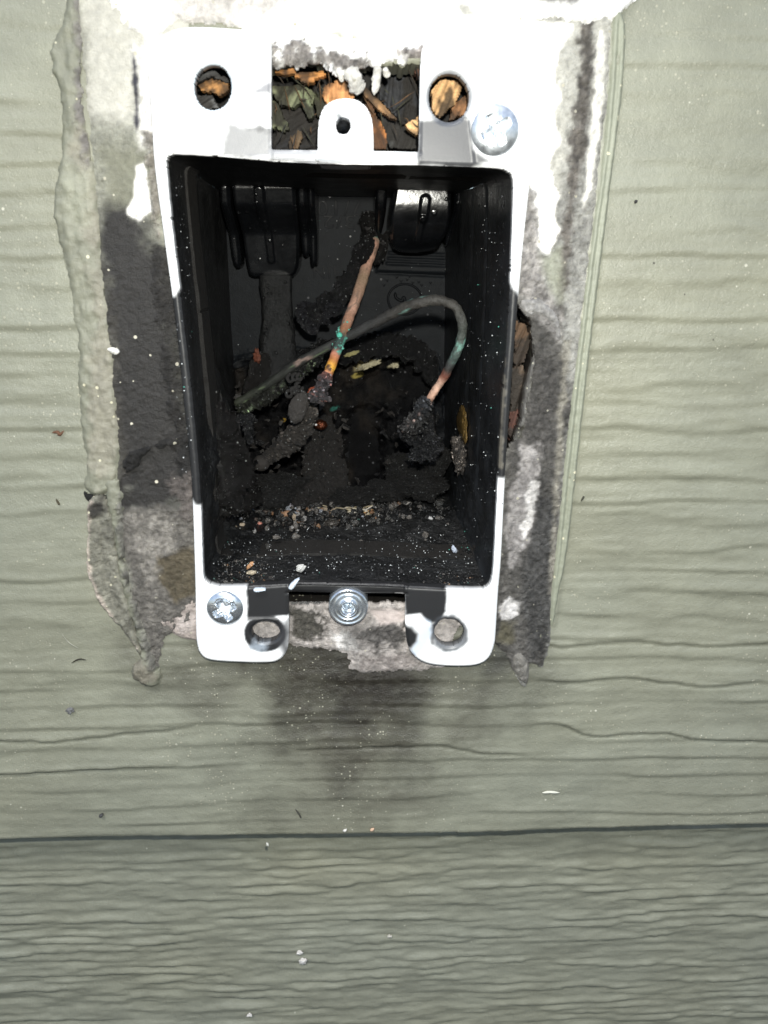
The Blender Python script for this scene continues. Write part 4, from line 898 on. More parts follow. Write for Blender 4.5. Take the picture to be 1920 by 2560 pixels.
mk('bare_copper', V, Q, M_WIRE, w1, col=cols(len(p), 28, [(0, (0.30, 0.3, 0.22)), (0.06, VER), (0.13, SAL), (0.30, SAL), (0.36, (0.36, 0.25, 0.17)), (0.5, SAL), (0.63, (0.44, 0.21, 0.12)), (0.68, (0.06, 0.09, 0.08)), (0.76, (0.06, 0.07, 0.07)), (0.80, (0.50, 0.2, 0.13)), (0.86, (0.55, 0.22, 0.07)), (0.92, (0.95, 0.50, 0.06)), (0.955, (0.45, 0.2, 0.08)), (1, (0.5, 0.2, 0.15))], 0.25, 3,
     [(0.0, 0.1, VER, 0.0), (0.64, 0.8, VER, 0.2), (0.1, 0.62, (0.33, 0.22, 0.17), 0.12), (0.8, 0.97, (0.10, 0.05, 0.03), 0.16)]), attrs={'rough': 0.5, 'grit': 0.7})
p = wire_path([(821, 932, 23.5), (812, 950, 23), (803, 972, 22.5), (796, 990, 22), (790, 1004, 22)], 12)
V, Q = tube(p, [0.95, 1.3, 1.25, 1.8, 1.3], 28, 0.55, 0.9, 2)
mkc('burnt_insulation', V, Q, M_CHAR, w1, col=cols(len(p), 28, [(0, (0.35, 0.15, 0.12)), (0.25, (0.07, 0.06, 0.065)), (1, (0.05, 0.048, 0.05))], 0.6, 5, [(0, 1, (0.3, 0.14, 0.12), 0.22)]), attrs={'rough': 0.5, 'grit': 1.2})
rs = np.random.RandomState(11); ms = []
for k in range(46):
    t = rs.uniform(0, 1); a = 866+(842-866)*t+rs.uniform(-16, 16); b = 810+(868-810)*t+rs.uniform(-8, 8); y = 35+(27-35)*t-1.3+abs(a-(866-24*t))*0.05
    v, f = blobV(U3(a, b, y), [rs.choice([0.14, 0.2, 0.3])]*3, 2, 0.15, 0.8, k); ms.append((v, f, VER if k % 3 else (0.08, 0.25, 0.2)))
v, f = blobV(U3(849, 838, 29.0), [0.62]*3, 3, 0.1, 1, 9); ms.append((v, f, (0.1, 0.5, 0.38)))
v, f, c = joinm(ms); mk('verdigris_crust', v, f, M_WIRE, w1, col=c, attrs={'rough': 0.5, 'grit': 0.4})

w2 = empty('grey_wire', U3(1000, 800, 30), 'sooty grey wire arching over to the right, green patina and bare copper tip', 'wire')
p = wire_path([(586, 1012, 44), (640, 980, 42), (700, 940, 39), (760, 898, 36), (850, 852, 32), (940, 805, 26), (1010, 770, 21), (1060, 754, 18), (1105, 752, 17), (1138, 768, 17), (1154, 800, 17), (1155, 840, 18), (1142, 880, 19), (1122, 920, 21), (1100, 958, 23), (1082, 985, 24), (1064, 1012, 26)], 12)
V, Q = tube(p, [1.0, 1.0, 1.0, 0.95, 0.92, 1.0, 1.02, 1.05, 1.0, 0.95, 0.93, 0.9, 0.9, 0.95, 0.8, 0.8, 0.85], 28, 0.20, 1.2, 3)
GW = (0.048, 0.045, 0.041)
mk('bare_copper', V, Q, M_WIRE, w2, col=cols(len(p), 28, [(0, (0.04, 0.045, 0.03)), (0.1, (0.03, 0.033, 0.028)), (0.2, (0.04, 0.04, 0.038)), (0.3, (0.05, 0.05, 0.05)), (0.36, GW), (0.55, (0.058, 0.054, 0.048)), (0.63, (0.065, 0.068, 0.062)), (0.70, (0.075, 0.09, 0.08)), (0.76, (0.07, 0.10, 0.09)), (0.80, (0.05, 0.05, 0.05)), (0.815, (0.05, 0.045, 0.04)), (0.84, (0.25, 0.09, 0.06)), (0.875, (0.70, 0.46, 0.35)), (0.95, (0.6, 0.36, 0.26)), (0.97, (0.05, 0.045, 0.045)), (1, (0.05, 0.045, 0.045))], 0.35, 6,
     [(0.175, 0.20, (0.45, 0.32, 0.27), 0.05), (0.36, 0.47, (0.15, 0.26, 0.23), 0.2), (0.69, 0.78, (0.17, 0.33, 0.28), 0.14), (0.0, 0.3, (0.13, 0.17, 0.10), 0.25)]), attrs={'rough': 0.55, 'grit': 0.9})
p = wire_path([(592, 1014, 44), (640, 992, 42), (690, 962, 40), (740, 925, 38), (768, 905, 37), (800, 884, 35)], 12)
V, Q = tube(p+np.array([0.3, 0.6, -0.8]), [1.4, 1.6, 1.2, 1.2, 0.9, 0.6], 30, 0.9, 0.9, 4)
mkc('burnt_insulation', V, Q, M_CHAR, w2, col=cols(len(p), 30, [(0, (0.03, 0.032, 0.024)), (0.5, (0.022, 0.022, 0.02)), (1, (0.015, 0.015, 0.015))], 0.6, 8, [(0, 1, (0.16, 0.2, 0.13), 0.2)]), attrs={'rough': 0.26, 'grit': 1.3})
p = wire_path([(1070, 998, 25), (1062, 1010, 25), (1052, 1030, 27), (1040, 1052, 28), (1020, 1066, 29), (1012, 1078, 29)], 12)
V, Q = tube(p, [1.0, 1.5, 1.4, 1.4, 1.6, 1.5], 30, 0.7, 1.0, 6)
mkc('burnt_insulation', V, Q, M_CHAR, w2, col=cols(len(p), 30, [(0, (0.05, 0.055, 0.065)), (0.5, (0.045, 0.045, 0.045)), (1, (0.055, 0.052, 0.05))], 0.6, 9, [(0, 1, (0.3, 0.22, 0.2), 0.28)]), attrs={'rough': 0.26, 'grit': 1.3})
ms = [blobV(U3(1070, 1070, 33), (1.25, 1.5, 5.2), 6, 0.5, 0.7, 3, 0.15), blobV(U3(1078, 1116, 33), (1.9, 1.6, 2.2), 6, 0.6, 0.6, 5), blobV(U3(1050, 1135, 34), (2.2, 1.5, 1.4), 5, 0.6, 0.5, 6), blobV(U3(1030, 1096, 33), (2.0, 1.2, 1.4), 5, 0.55, 0.5, 7, -0.6),
      blobV(U3(1016, 1075, 31), (1.5, 1.5, 1.9), 5, 0.15, 0.7, 8, -0.5)]
v, f, _ = joinm(ms); o = mkc('char_clump', v, f, M_CHAR, w2, col=(0.0210, 0.0215, 0.0235), attrs={'rough': 0.24, 'grit': 1.4})

w3 = empty('melted_wire', U3(730, 1060, 38), 'lumpy brown melted wire leading down left to a round bead', 'wire')
p = wire_path([(776, 1000, 30), (772, 1030, 31), (760, 1065, 33), (738, 1092, 36), (712, 1116, 38), (684, 1134, 40), (662, 1148, 41), (646, 1158, 41)], 12)
V, Q = tube(p, [1.0, 1.7, 2.1, 2.2, 2.0, 1.7, 1.1, 1.4], 36, 0.42, 3.2, 12, 0.75)
BRN = (0.026, 0.022, 0.019)
mkc('melted_sleeve', V, Q, M_CHAR, w3, col=BRN, attrs={'rough': 0.75, 'grit': 0.5})
v, f = blobV(U3(747, 1020, 27), (1.9, 1.3, 3.6), 6, 0.18, 1.4, 4, -0.45); mk('melted_lobe', v, f, M_CHAR, w3, col=(0.0310, 0.0275, 0.0250), attrs={'rough': 0.7, 'grit': 0.4})
v, f = blobV(U3(653, 1158, 40), (1.9, 1.9, 1.9), 5, 0.06, 1, 2); mk('bead', v, f, M_CHAR, w3, col=(0.0250, 0.0210, 0.0180), attrs={'rough': 0.75, 'grit': 0.3})
ms = [blobV(U3(780, 975, 28), (1.0, 0.8, 0.6), 4, 0.3, 0.8, 1, 0.5)]
v, f, _ = joinm(ms); mk('copper_fleck', v, f, M_WIRE, w3, col=(0.28, 0.07, 0.035), attrs={'rough': 0.24, 'grit': 0.6})

# charred insulation peeled off the salmon wire
def charsheet(px, y, tilt, label, cat, name, base=(0.013, 0.013, 0.014), rag=0.45, bump=1.3, par=None, seed=0, thick=1.4, step=0.2, grit=1.5, rough=0.22):
    P = smoothp(PL(px, y), 3); c = P.mean(0)
    o = sheet(name, lambda X, Z: sdpoly(X, Z, P)+rag*2*fbm(X/0.9, Z/0.9, 4, seed+300), bb(P, 1.5), step,
              lambda X, Z, sd: y+tilt[0]*(X-c[0])+tilt[1]*(Z-c[1])-bump*(fbm(X/1.3, Z/1.3, 5, seed+310))-0.5*sstep(0, 0.9, -sd), y+thick, M_CHAR, par, paintfn(base, [], rough, grit))
    if label: tag(o, label, cat)
    return o
charsheet([(932, 596), (912, 600), (902, 640), (890, 680), (878, 715), (850, 738), (820, 758), (800, 772), (815, 800), (832, 790), (848, 775), (872, 745), (893, 712), (914, 664), (935, 625)], 52, (0, -0.35), None, None, 'peeled_insulation', par=w1, seed=1)
o = charsheet([(820, 752), (792, 760), (762, 752), (742, 760), (736, 785), (748, 812), (772, 838), (795, 838), (800, 815), (830, 812), (822, 798), (848, 790), (862, 770), (846, 752)], 46, (0, -0.2), 'flaky grey-black char clump hanging left of the salmon wire', 'char', 'char_clump', (0.022, 0.022, 0.025), seed=2, bump=2.2)
ms = [blobV(U3(930, 575, 62), (2.2, 2.0, 3.0), 5, 0.5, 0.7, 21), blobV(U3(922, 548, 63), (2.0, 1.5, 1.5), 5, 0.5, 0.7, 22), blobV(U3(952, 622, 60), (1.4, 1.5, 3.3), 5, 0.4, 0.8, 23, -0.35), blobV(U3(928, 600, 61), (2.0, 1.6, 1.8), 5, 0.45, 0.8, 24)]
v, f, _ = joinm(ms); tag(mkc('char_collar', v, f, M_CHAR, None, col=(0.0090, 0.0085, 0.0085), attrs={'rough': 0.24, 'grit': 1.2}), 'melted black collar round the upper end of the salmon wire', 'char')
p = wire_path([(930, 600, 56), (905, 650, 52), (882, 705, 48), (850, 745, 47), (815, 770, 46), (780, 790, 45)], 12)
V, Q = tube(p+np.array([-0.9, 0.8, 0]), [1.5, 1.5, 1.7, 1.6, 2.0, 2.2], 30, 0.7, 1.2, 44)
mkc('burnt_insulation', V, Q, M_CHAR, w1, col=(0.011, 0.011, 0.012), attrs={'rough': 0.26, 'grit': 1.2})
# cable stub under the left clamp
st = empty('cable_stub', U3(690, 820, 60), 'flattened brown-black cable sheath coming down from the left clamp', 'cable')
p = wire_path([(690, 680, 60), (692, 740, 60), (696, 800, 60), (694, 860, 59), (696, 920, 58), (690, 975, 57)], 12)
V, Q = tube(p, [4.2, 3.7, 3.9, 4.5, 4.4, 3.6], 40, 0.10, 5.0, 31, 0.75)
mk('sheath', V, Q, M_MELT, st, col=cols(len(p), 40, [(0, (0.010, 0.010, 0.011)), (0.4, (0.013, 0.012, 0.012)), (0.7, (0.022, 0.017, 0.015)), (1, (0.018, 0.015, 0.013))], 0.3, 14, [(0.6, 0.85, (0.09, 0.035, 0.018), 0.3)]), attrs={'rough': 0.25, 'grit': 0.25})
p = wire_path([(664, 880, 56), (648, 930, 55), (632, 985, 53), (618, 1010, 50)], 10)
V, Q = tube(p, [2.0, 2.6, 2.6, 1.6], 30, 0.4, 1.6, 33)
mk('torn_sheath', V, Q, M_CHAR, st, col=(0.0150, 0.0135, 0.0125), attrs={'rough': 0.26, 'grit': 1.0})
v, f = blobV(U3(643, 892, 53), (0.7, 0.5, 1.5), 5, 0.6, 0.6, 41, 0.1); mk('rust_fleck', v, f, M_WIRE, st, col=(0.13, 0.035, 0.015), attrs={'rough': 0.5, 'grit': 1.0})
# arch of melted plastic over the lower back
p = wire_path([(720, 885, 60), (770, 895, 60), (830, 880, 58), (900, 872, 57), (970, 862, 57), (1030, 875, 58), (1068, 910, 60), (1085, 960, 62)], 14)
V, Q = tube(p, [1.2, 2.0, 2.8, 2.6, 2.5, 3.0, 2.4, 1.0], 34, 0.6, 2.0, 35, 0.8)
tag(mkc('melted_arch', V, Q, M_CHAR, None, col=(0.0085, 0.0085, 0.0090), attrs={'rough': 0.24, 'grit': 1.2}), 'black arch of melted plastic sagging across the lower back of the box', 'melted plastic')
for k, (a, b, y, r, rot, cl, lb) in enumerate([(922, 913, 53, (2.3, 0.7, 0.6), 0.35, (0.40, 0.36, 0.24), 'large cream yellow flake on the melted arch'), (880, 884, 53, (1.6, 0.6, 0.4), 0.3, (0.33, 0.30, 0.14), 'thin dull yellow flake behind the crossing of the wires'), (986, 914, 54, (0.9, 0.6, 0.5), 0.1, (0.42, 0.38, 0.26), 'tiny cream flake right of the large yellow flake')]):
    v, f = blobV(U3(a, b, y), r, 5, 0.6, 0.5, 50+k, rot); tag(mk('yellow_flake', v, f, M_WOOD, None, col=cl, attrs={'rough': 0.5, 'grit': 0.8}), lb, 'flake')
# brown column, bead, mound, right lump
ms = [blobV(U3(800, 1110, 56), (5.0, 4.0, 7.0), 6, 0.35, 0.8, 61), blobV(U3(810, 1190, 52), (5.2, 4.0, 6.0), 6, 0.35, 0.8, 62), blobV(U3(770, 1240, 50), (5.0, 3.5, 3.2), 6, 0.4, 0.7, 63)]
v, f, _ = joinm(ms); tag(mkc('melted_column', v, f, M_CHAR, None, col=(0.0175, 0.0150, 0.0135), attrs={'rough': 0.62, 'grit': 0.9}), 'brown column of melted plastic in the middle of the box bottom', 'melted plastic')
v, f = blobV(U3(802, 1062, 48), (1.6, 1.4, 1.2), 5, 0.2, 1, 64); tag(mk('slag_bead', v, f, M_CLAMP, None), 'glossy reddish bead above the brown column', 'bead')
bpy.data.objects['slag_bead'].data.materials.clear(); 
M_RED = metal('fused_copper', (0.16, 0.05, 0.025), 0.3); bpy.data.objects['slag_bead'].data.materials.append(M_RED)
mesh_ms = [blobV(U3(a, b, y), r, 6, 0.42, 0.55, 70+k) for k, (a, b, y, r) in enumerate([(545, 1100, 22, (4.0, 6, 7)), (560, 1160, 24, (4.6, 8, 8)), (552, 1220, 22, (4.4, 8, 5)), (590, 1190, 34, (4.0, 6, 6)), (530, 1040, 22, (2.2, 4, 3)), (600, 1240, 34, (4, 5, 4))])]
v, f, _ = joinm(mesh_ms); tag(mkc('char_mound', v, f, M_CHAR, None, col=(0.0120, 0.0110, 0.0105), attrs={'rough': 0.24, 'grit': 1.6}), 'rough black mound of char heaped against the left inner wall', 'char')
ms = [blobV(U3(a, b, y), r, 5, 0.4, 0.7, 80+k) for k, (a, b, y, r) in enumerate([(1010, 1180, 56, (5, 3, 5)), (1050, 1215, 50, (6, 4, 3)), (960, 1230, 52, (5, 4, 2.6)), (1090, 1150, 50, (3, 3, 5)), (880, 1240, 50, (6, 4, 2.2)), (700, 1215, 48, (6, 4, 3.4)), (660, 1250, 44, (6, 4, 2.6))])]
v, f, _ = joinm(ms); tag(mkc('slag_heap', v, f, M_CHAR, None, col=(0.0110, 0.0105, 0.0100), attrs={'rough': 0.5, 'grit': 1.3}), 'low black heap of fused slag along the back of the box bottom', 'slag')
ms = [blobV(U3(612, 1048, 42), (2.6, 1.4, 1.4), 4, 0.3, 0.8, 91), blobV(U3(622, 1070, 42), (1.1, 1.0, 2.9), 4, 0.25, 0.8, 92, -0.1)]
v, f, _ = joinm(ms); tag(mkc('char_spike', v, f, M_CHAR, None, col=(0.0150, 0.0155, 0.0170), attrs={'rough': 0.26, 'grit': 0.8}), 'dark pointed drip under the left end of the grey wire', 'char')
rs9 = np.random.RandomState(91); ms9 = []
for k in range(170):
    a, b = (rs9.uniform(560, 1100), rs9.uniform(960, 1240)); y = rs9.uniform(50, 58)
    if 868 < a < 945 and b < 1190: continue
    n9 = rs9.randint(5, 9); th = np.sort(rs9.uniform(0, 2*math.pi, n9)); r9 = rs9.uniform(0.5, 1.9)*rs9.uniform(0.4, 1.2, n9)
    c9 = U3(a, b, y); A, _ = np.linalg.qr(rs9.randn(3, 3)); P9 = np.stack([r9*np.cos(th), r9*np.sin(th)*0.6, rs9.randn(n9)*0.25], 1)@A
    V9 = np.concatenate([P9+c9, P9*0.93+c9+A[2]*0.18, [c9, c9+A[2]*0.2]])
    F9 = []
    for i in range(n9):
        j = (i+1) % n9; F9 += [(2*n9, i, j), (2*n9+1, n9+j, n9+i), (i, n9+i, n9+j), (i, n9+j, j)]
    cl = [(0.012, 0.012, 0.013), (0.030, 0.026, 0.023), (0.05, 0.045, 0.04), (0.006, 0.006, 0.006), (0.09, 0.085, 0.08)][rs9.choice(5, p=[.3, .3, .15, .18, .07])]
    ms9.append((V9, np.array(F9), cl))
v, f, c = joinm(ms9); tag(mk('char_flakes', v, f, M_CHAR, None, smooth=False, col=c, attrs={'rough': 0.3, 'grit': 0.8}), 'curled flakes of char littering the melted lower back of the box', 'char', kind='stuff')
# right wall: amber scab and ash lump
RA = (U3(1285, 480, YF), U3(1236, 1400, YF), BC[2])
pA = plane_pt(1160, 1060, *RA); pB = plane_pt(1156, 1130, *RA)
v, f = blobV(pA+np.array([-0.4, 0, 0]), (0.5, 7.5, 3.8), 5, 0.25, 0.9, 95); tag(mk('amber_scab', v, f, M_WOOD, None, col=(0.15, 0.095, 0.03), attrs={'rough': 0.3, 'grit': 0.25}), 'amber brown scab on the lower right inner wall', 'scab')
v, f = blobV(pB+np.array([-0.9, 0, -0.5]), (1.0, 6.5, 3.2), 6, 0.5, 0.6, 96); tag(mkc('ash_lump', v, f, M_CHAR, None, col=(0.1500, 0.1300, 0.1150), attrs={'rough': 0.5, 'grit': 1.4}), 'pale grey ash lump under the amber scab', 'ash')
# curly black threads near the wire crossing
ms = []
rs = np.random.RandomState(4)
for k in range(9):
    a, b = 735+rs.uniform(-14, 14), 962+rs.uniform(-20, 24); r = rs.uniform(5, 9)
    ms.append(tube(smoothp(np.array([U3(a+r*math.cos(t), b+r*math.sin(t)*1.2, 30+t*0.3) for t in np.linspace(0, 5.2, 8)]), 4, False), [0.38], 10, 0.2, 0.7, k))
v, f, _ = joinm(ms); tag(mk('char_curls', v, f, M_CHAR, None, col=(0.0200, 0.0185, 0.0175), attrs={'rough': 0.6, 'grit': 0.6}), 'small tangle of charred curls left of the wire crossing', 'char')

# debris on the floor of the box
rs = np.random.RandomState(21); ms = []
pal = [(0.02, 0.02, 0.02)]*10+[(0.06, 0.055, 0.05)]*5+[(0.14, 0.13, 0.12)]*3+[(0.30, 0.27, 0.24)]+[(0.26, 0.15, 0.08)]+[(0.06, 0.14, 0.12)]
for k in range(7000):
    if k < 2600: a, b = rs.normal(760, 150), rs.normal(1300, 42)
    else: a, b = rs.uniform(515, 1220), rs.uniform(1240, 1462)
    if not (520 < a < 1215 and 1235 < b < 1464): continue
    s = rs.choice([0.14, 0.2, 0.3, 0.5], p=[.4, .35, .2, .05])*(1.35 if b < 1345 and a < 1000 else 0.8)
    lift = 1.6*max(0, min(1, (1400-b)/120))
    c = fl_pt(a, b); c[2] += lift*rs.uniform(0, 0.9)
    V, Fc = ICO[1]; q = V*rs.uniform(0.5, 1.3, 3)*s*(1+0.25*rs.randn(len(V), 1)); ms.append((q+c, Fc, pal[rs.randint(len(pal))]))
for k in range(1100):
    a, b = rs.normal(710, 110) if k < 520 else rs.uniform(555, 1140), rs.normal(1272, 30)
    if not (545 < a < 1150): continue
    s = rs.uniform(0.25, 0.8); c = fl_pt(a, b)+np.array([0, -0.5, 1.0+rs.uniform(0, 1.8)])
    pl = [(0.02, 0.02, 0.02), (0.05, 0.048, 0.045), (0.12, 0.11, 0.10), (0.30, 0.29, 0.28), (0.24, 0.13, 0.07), (0.42, 0.34, 0.25), (0.34, 0.36, 0.40), (0.08, 0.06, 0.05)]
    V, Fc = ICO[2]; q = V*rs.uniform(0.5, 1.3, 3)*s*(1+0.22*rs.randn(len(V), 1)); ms.append((q+c, Fc, pl[rs.choice([0, 0, 1, 1, 2, 3, 4, 5, 6, 7]) if k < 520 else rs.choice([0, 0, 1, 2])]))
v, f, c = joinm(ms); tag(mk('burnt_debris', v, f, M_CHAR, None, smooth=False, col=c, attrs={'rough': 0.24, 'grit': 0.5}), 'loose burnt crumbs and ash strewn over the box floor', 'debris', kind='stuff')
# glass-like droplets everywhere inside, their glints put into pale colours
ms = []
for k in range(1700):
    q = rs.rand()
    if q < 0.6: c = fl_pt(rs.uniform(520, 1210), rs.uniform(1230, 1455), 0.4+rs.uniform(0, 2.0))
    elif q < 0.8: c = plane_pt(*(lambda u: (430+u*120+rs.uniform(0, 40), 450+u*0+rs.uniform(0, 760)))(rs.rand()), U3(428, 560, YF), U3(503, 1330, YF), BC[3])+np.array([0.3, 0, 0])
    elif q < 0.9: c = U3(rs.uniform(590, 1110), rs.uniform(500, 1200), YB-rs.uniform(0.4, 1.2))
    else: c = plane_pt(rs.uniform(1130, 1265), rs.uniform(470, 1380), *RA)+np.array([-0.3, 0, 0])
    V, Fc = ICO[1]; s = rs.choice([0.07, 0.1, 0.16]); cl = (0.62, 0.65, 0.66) if rs.rand() < 0.35 else (0.16, 0.17, 0.18)
    if rs.rand() < 0.02: cl = (0.10, 0.38, 0.3)
    ms.append((V*s*0.8+c, Fc, cl))
v, f, c = joinm(ms); tag(mk('droplets', v, f, M_WIRE, None, smooth=True, col=c, attrs={'rough': 0.15, 'grit': 0.0}), 'tiny droplets and specks clinging inside the box, glints painted pale', 'specks', kind='stuff')
# larger pieces one can point to
for k, (a, b, r, cl, nm, lb, rot) in enumerate([
  (772, 1246, (1.3, 1.3, 1.2), (0.55, 0.58, 0.6), 'slag_bead', 'pale blue-white bead right of the middle of the debris', 0.2),
  (668, 1262, (1.9, 1.3, 1.0), (0.42, 0.43, 0.45), 'slag_bead', 'large grey glassy lump left of the brown crumbs', 0.5),
  (582, 1264, (0.8, 0.9, 0.6), (0.55, 0.55, 0.53), 'slag_bead', 'leftmost pale bead in the debris', 0.0),
  (643, 1283, (0.8, 0.8, 0.6), (0.55, 0.55, 0.53), 'slag_bead', 'small pale bead under the large grey lump', 0.0),
  (703, 1276, (1.2, 1.2, 1.1), (0.35, 0.27, 0.2), 'slag_bead', 'tan bead among the brown crumbs', 0.4),
  (714, 1298, (1.2, 1.0, 0.9), (0.34, 0.20, 0.12), 'slag_bead', 'reddish brown bead lowest of the brown crumbs', 0.4),
  (724, 1280, (1.0, 1.0, 1.3), (0.38, 0.36, 0.40), 'slag_bead', 'lilac grey bead beside the tan bead', 0.4),
  (650, 1322, (0.6, 0.6, 0.5), (0.6, 0.26, 0.2), 'copper_fleck', 'small pink copper fleck on the floor left of centre', 0.0),
  (548, 1248, (0.55, 0.6, 1.5), (0.5, 0.44, 0.22), 'brass_sliver', 'upright yellowish sliver at the foot of the char mound', 0.1),
  (626, 1428, (0.9, 0.5, 0.35), (0.45, 0.25, 0.13), 'wood_crumb', 'orange brown sliver near the front left of the floor', 0.8),
  (630, 1446, (0.9, 0.5, 0.4), (0.35, 0.30, 0.22), 'wood_crumb', 'beige crumb near the front left edge of the floor', 0.1),
  (1075, 1310, (0.7, 0.5, 0.7), (0.5, 0.5, 0.5), 'ash_flake', 'triangular pale ash flake on the right of the floor', 0.3),
  (1135, 1386, (0.5, 0.5, 0.9), (0.45, 0.5, 0.6), 'ash_flake', 'bluish white flake near the right inner wall', 0.4),
  (1012, 1272, (1.6, 0.8, 0.7), (0.4, 0.38, 0.36), 'ash_flake', 'grey white ash fragment right of the straw tuft', 0.2),
  (1095, 1272, (1.2, 1.0, 1.0), (0.12, 0.12, 0.12), 'slag_lump', 'dark grey slag lump at the right end of the debris', 0.2),
  (828, 1320, (1.9, 1.2, 1.0), (0.04, 0.035, 0.03), 'slag_lump', 'round dark slag lump under the straw tuft', 0.2),
  (752, 1434, (0.9, 0.6, 0.7), (0.5, 0.5, 0.48), 'ash_flake', 'pale flake at the front edge above the bottom boss', 0.2),
  (790, 1062, (0.3, 0.3, 0.3), (0.8, 0.8, 0.8), 'ash_flake', 'white speck left of the reddish bead', 0)]):
    c = fl_pt(a, b) if b > 1235 else U3(a, b, 47)
    if b > 1235: c = c+np.array([0, 0, 1.2])-ray(a, b)/np.linalg.norm(ray(a, b))*1.2
    v, f = blobV(c, r, 4, 0.35, 0.8, 100+k, rot); tag(mk(nm, v, f, M_CHAR if cl[0] < 0.2 else M_WIRE, None, col=cl, attrs={'rough': 0.22, 'grit': 1.0}), lb, 'debris')
ms = []
for k in range(60):
    a, b = rs.uniform(792, 930), 0; b = 1272+(a-792)*0.16+rs.normal(0, 5); L = rs.uniform(8, 38); an = rs.normal(0.12, 0.35)
    c0 = fl_pt(a, b)+np.array([0, -1.5, 1.6+rs.uniform(0, 0.8)]); d = np.array([math.cos(an), 0.15*rs.randn(), -math.sin(an)])*L*0.085*0.5
    cl = [(0.5, 0.45, 0.34), (0.36, 0.3, 0.2), (0.38, 0.22, 0.09), (0.6, 0.56, 0.48)][rs.randint(4)]
    v, f = tube(np.array([c0-d, c0-d*0.3, c0+d*0.4+np.array([0, 0, 0.1]), c0+d]), [0.12, 0.3, 0.25, 0.05], 6); ms.append((v, f, cl))
v, f, c = joinm(ms); tag(mk('straw_tuft', v, f, M_WOOD, None, col=c, attrs={'rough': 0.7, 'grit': 0.6}), 'frayed tuft of tan straw fibres on the box floor', 'straw')
for k, (pts, lb) in enumerate([([(742, 1342), (756, 1322), (766, 1302)], 'thin tan straw slanting up left of the dark slag lump'), ([(728, 1332), (745, 1312), (764, 1300)], 'thin grey straw beside the tan slanting straw')]):
    v, f = tube(np.array([fl_pt(a, b, 0.9) for a, b in pts]), [0.12, 0.18, 0.1], 8); tag(mk('straw', v, f, M_WOOD, None, col=(0.35, 0.3, 0.22) if k == 0 else (0.18, 0.17, 0.15), attrs={'rough': 0.7, 'grit': 0.5}), lb, 'straw')
# peeled paint scraps at the bottom rim
for k, (px, lb) in enumerate([([(722, 1468), (735, 1452), (750, 1444), (742, 1458), (730, 1472)], 'bluish white paint scrap left of the bottom boss'), ([(636, 1472), (660, 1470), (664, 1476), (640, 1478)], 'small white paint scrap on the rim of the lower left tab')]):
    residue('paint_scrap', px, 0.25, (0.6, 0.68, 0.78), [], 0.4, 0.4, lb, 'paint', rag=0.15, seed=30+k, bump=(0.2, 1.0), step=0.15, y0=YF-0.1, edge=0.2)
# white peeled strip on the upper left inner wall
c = plane_pt(505, 440, U3(428, 560, YF), U3(503, 1330, YF), BC[3])
v, f = blobV(c+np.array([0.4, 0, 0]), (0.5, 1.4, 3.2), 4, 0.4, 0.6, 130, 0.15); tag(mk('peeled_strip', v, f, M_CHAR, None, col=(0.1000, 0.1000, 0.1000), attrs={'rough': 0.5, 'grit': 1.2}), 'grey peeled strip hanging at the upper left inner corner', 'plastic strip')

# small things lying on the siding
def hair(pts, r, cl, nm, lb, y=-0.45):
    p = smoothp(np.array([U3(a, b, y) for a, b in pts]), 6, False); v, f = tube(p, [r*0.4, r, r, r*0.4], 8, 0.2, 0.8, 3)
    tag(mk(nm, v, f, M_WOOD, None, col=cl, attrs={'rough': 0.6, 'grit': 0.4}), lb, nm.replace('_', ' '))
hair([(178, 1658), (192, 1650), (202, 1648), (216, 1650)], 0.16, (0.03, 0.028, 0.02), 'dark_fibre', 'short dark fibre on the siding left of the lowest caulk lump')
hair([(154, 1584), (172, 1606), (198, 1622)], 0.09, (0.33, 0.33, 0.27), 'pale_scratch', 'long pale scratch on the siding at lower left')
hair([(130, 1082), (144, 1080), (150, 1086), (160, 1076)], 0.3, (0.12, 0.06, 0.035), 'brown_lint', 'little brown curled lint on the siding at left')
hair([(140, 1246), (146, 1258), (150, 1262)], 0.2, (0.06, 0.05, 0.03), 'dark_fibre', 'tiny dark fibre on the siding left of the black crack')
hair([(1586, 508), (1594, 500)], 0.28, (0.03, 0.03, 0.03), 'black_speck', 'black speck on the siding at upper right')
hair([(1452, 1254), (1458, 1244), (1460, 1240)], 0.2, (0.04, 0.04, 0.03), 'dark_fibre', 'tiny dark fibre on the siding right of the residue')
hair([(738, 2022), (748, 2036), (753, 2046)], 0.2, (0.06, 0.06, 0.05), 'dark_fibre', 'short fibre just above the lap joint')
hair([(1355, 1982), (1375, 1980), (1400, 1982)], 0.3, (0.6, 0.6, 0.52), 'pale_scratch', 'pale scuff above the lap joint at right')
hair([(666, 2106), (672, 2116)], 0.3, (0.5, 0.5, 0.45), 'pale_scratch', 'short pale scuff under the lap joint')
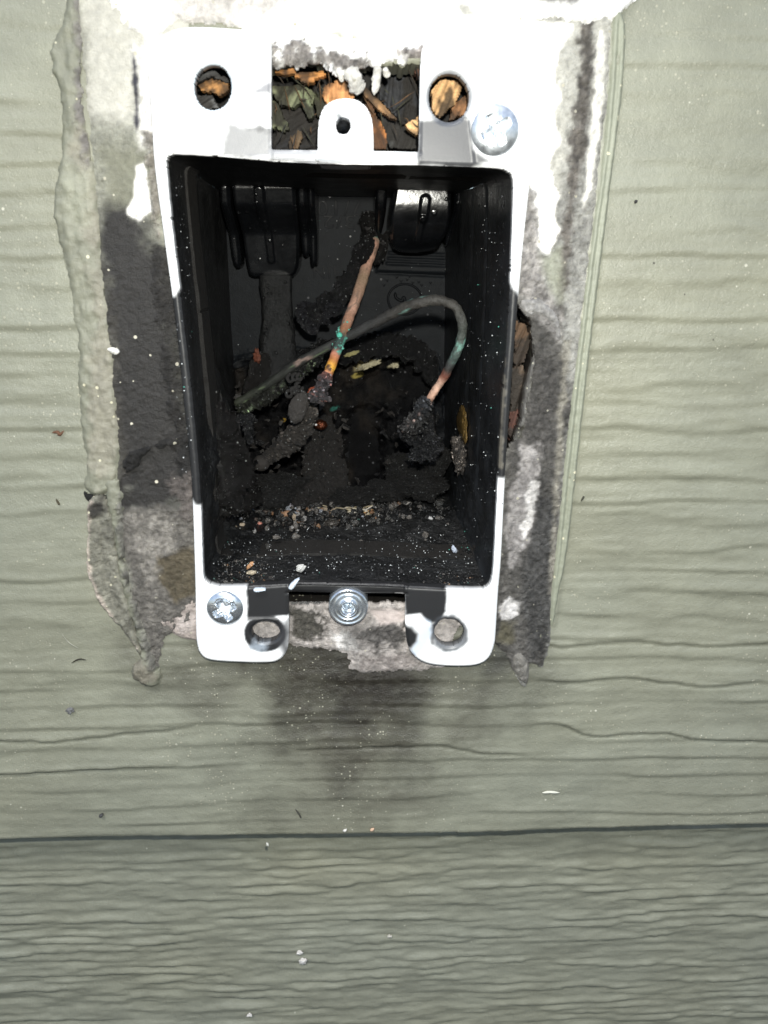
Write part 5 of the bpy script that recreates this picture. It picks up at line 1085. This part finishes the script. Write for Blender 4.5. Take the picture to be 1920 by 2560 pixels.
hair([(250, 2035), (256, 2042)], 0.5, (0.05, 0.05, 0.05), 'black_speck', 'black speck on the siding at lower left above the joint')
for k, (a, b, r, lb, cl, y) in enumerate([(748, 2382, 0.9, 'upper white chip of the pair on the lower board', (0.62, 0.6, 0.56), 7.6), (757, 2404, 1.3, 'larger white chip under the upper one on the lower board', (0.62, 0.6, 0.56), 7.6), (624, 2538, 0.8, 'tiny white chip near the bottom edge of the picture', (0.62, 0.6, 0.56), 7.6), (176, 1776, 1.0, 'grey crumb stuck on the siding at lower left', (0.16, 0.16, 0.16), -0.5), (862, 2076, 0.5, 'white fleck sitting on the lap joint', (0.6, 0.59, 0.55), -0.4), (930, 2074, 0.5, 'tan fleck at the right of the white one on the lap joint', (0.6, 0.42, 0.3), -0.6), (974, 2340, 0.6, 'small pale dot on the lower board', (0.5, 0.48, 0.42), 7.6)]):
    v, f = blobV(U3(a, b, y), (r*0.75, 0.3, r*0.6), 4, 0.6, 0.8, 150+k, 0.4); tag(mk('paint_chip', v, f, M_WOOD, None, col=cl, attrs={'rough': 0.6, 'grit': 0.6}), lb, 'chip')

# like things share a group
from collections import defaultdict
fam = defaultdict(list)
for o in bpy.data.objects:
    if o.parent is None and 'category' in o and o.get('kind') is None: fam[o.name.split('.')[0]].append(o)
GR = {'slag_bead': 'slag beads in the debris', 'ash_flake': 'ash flakes on the box floor', 'slag_lump': 'slag lumps in the debris', 'wood_crumb': 'crumbs near the front of the box floor', 'yellow_flake': 'yellow flakes on the melted arch',
      'paint_chip': 'chips and crumbs on the siding', 'dark_fibre': 'dark fibres on the siding', 'pale_scratch': 'pale scuffs on the siding', 'black_speck': 'black specks on the siding', 'straw': 'loose straws on the box floor',
      'gasket_residue': 'gasket residue round the box', 'caulk_ridge': 'caulk ridges left of the box', 'char_or_gap': 'char flakes and a painted dark gap left of the box', 'paper_curl': 'paper curls right of the box', 'paint_scrap': 'paint scraps on the lower rim'}
for k, L in fam.items():
    if len(L) > 1 and k in GR:
        for o in L: o['group'] = GR[k]
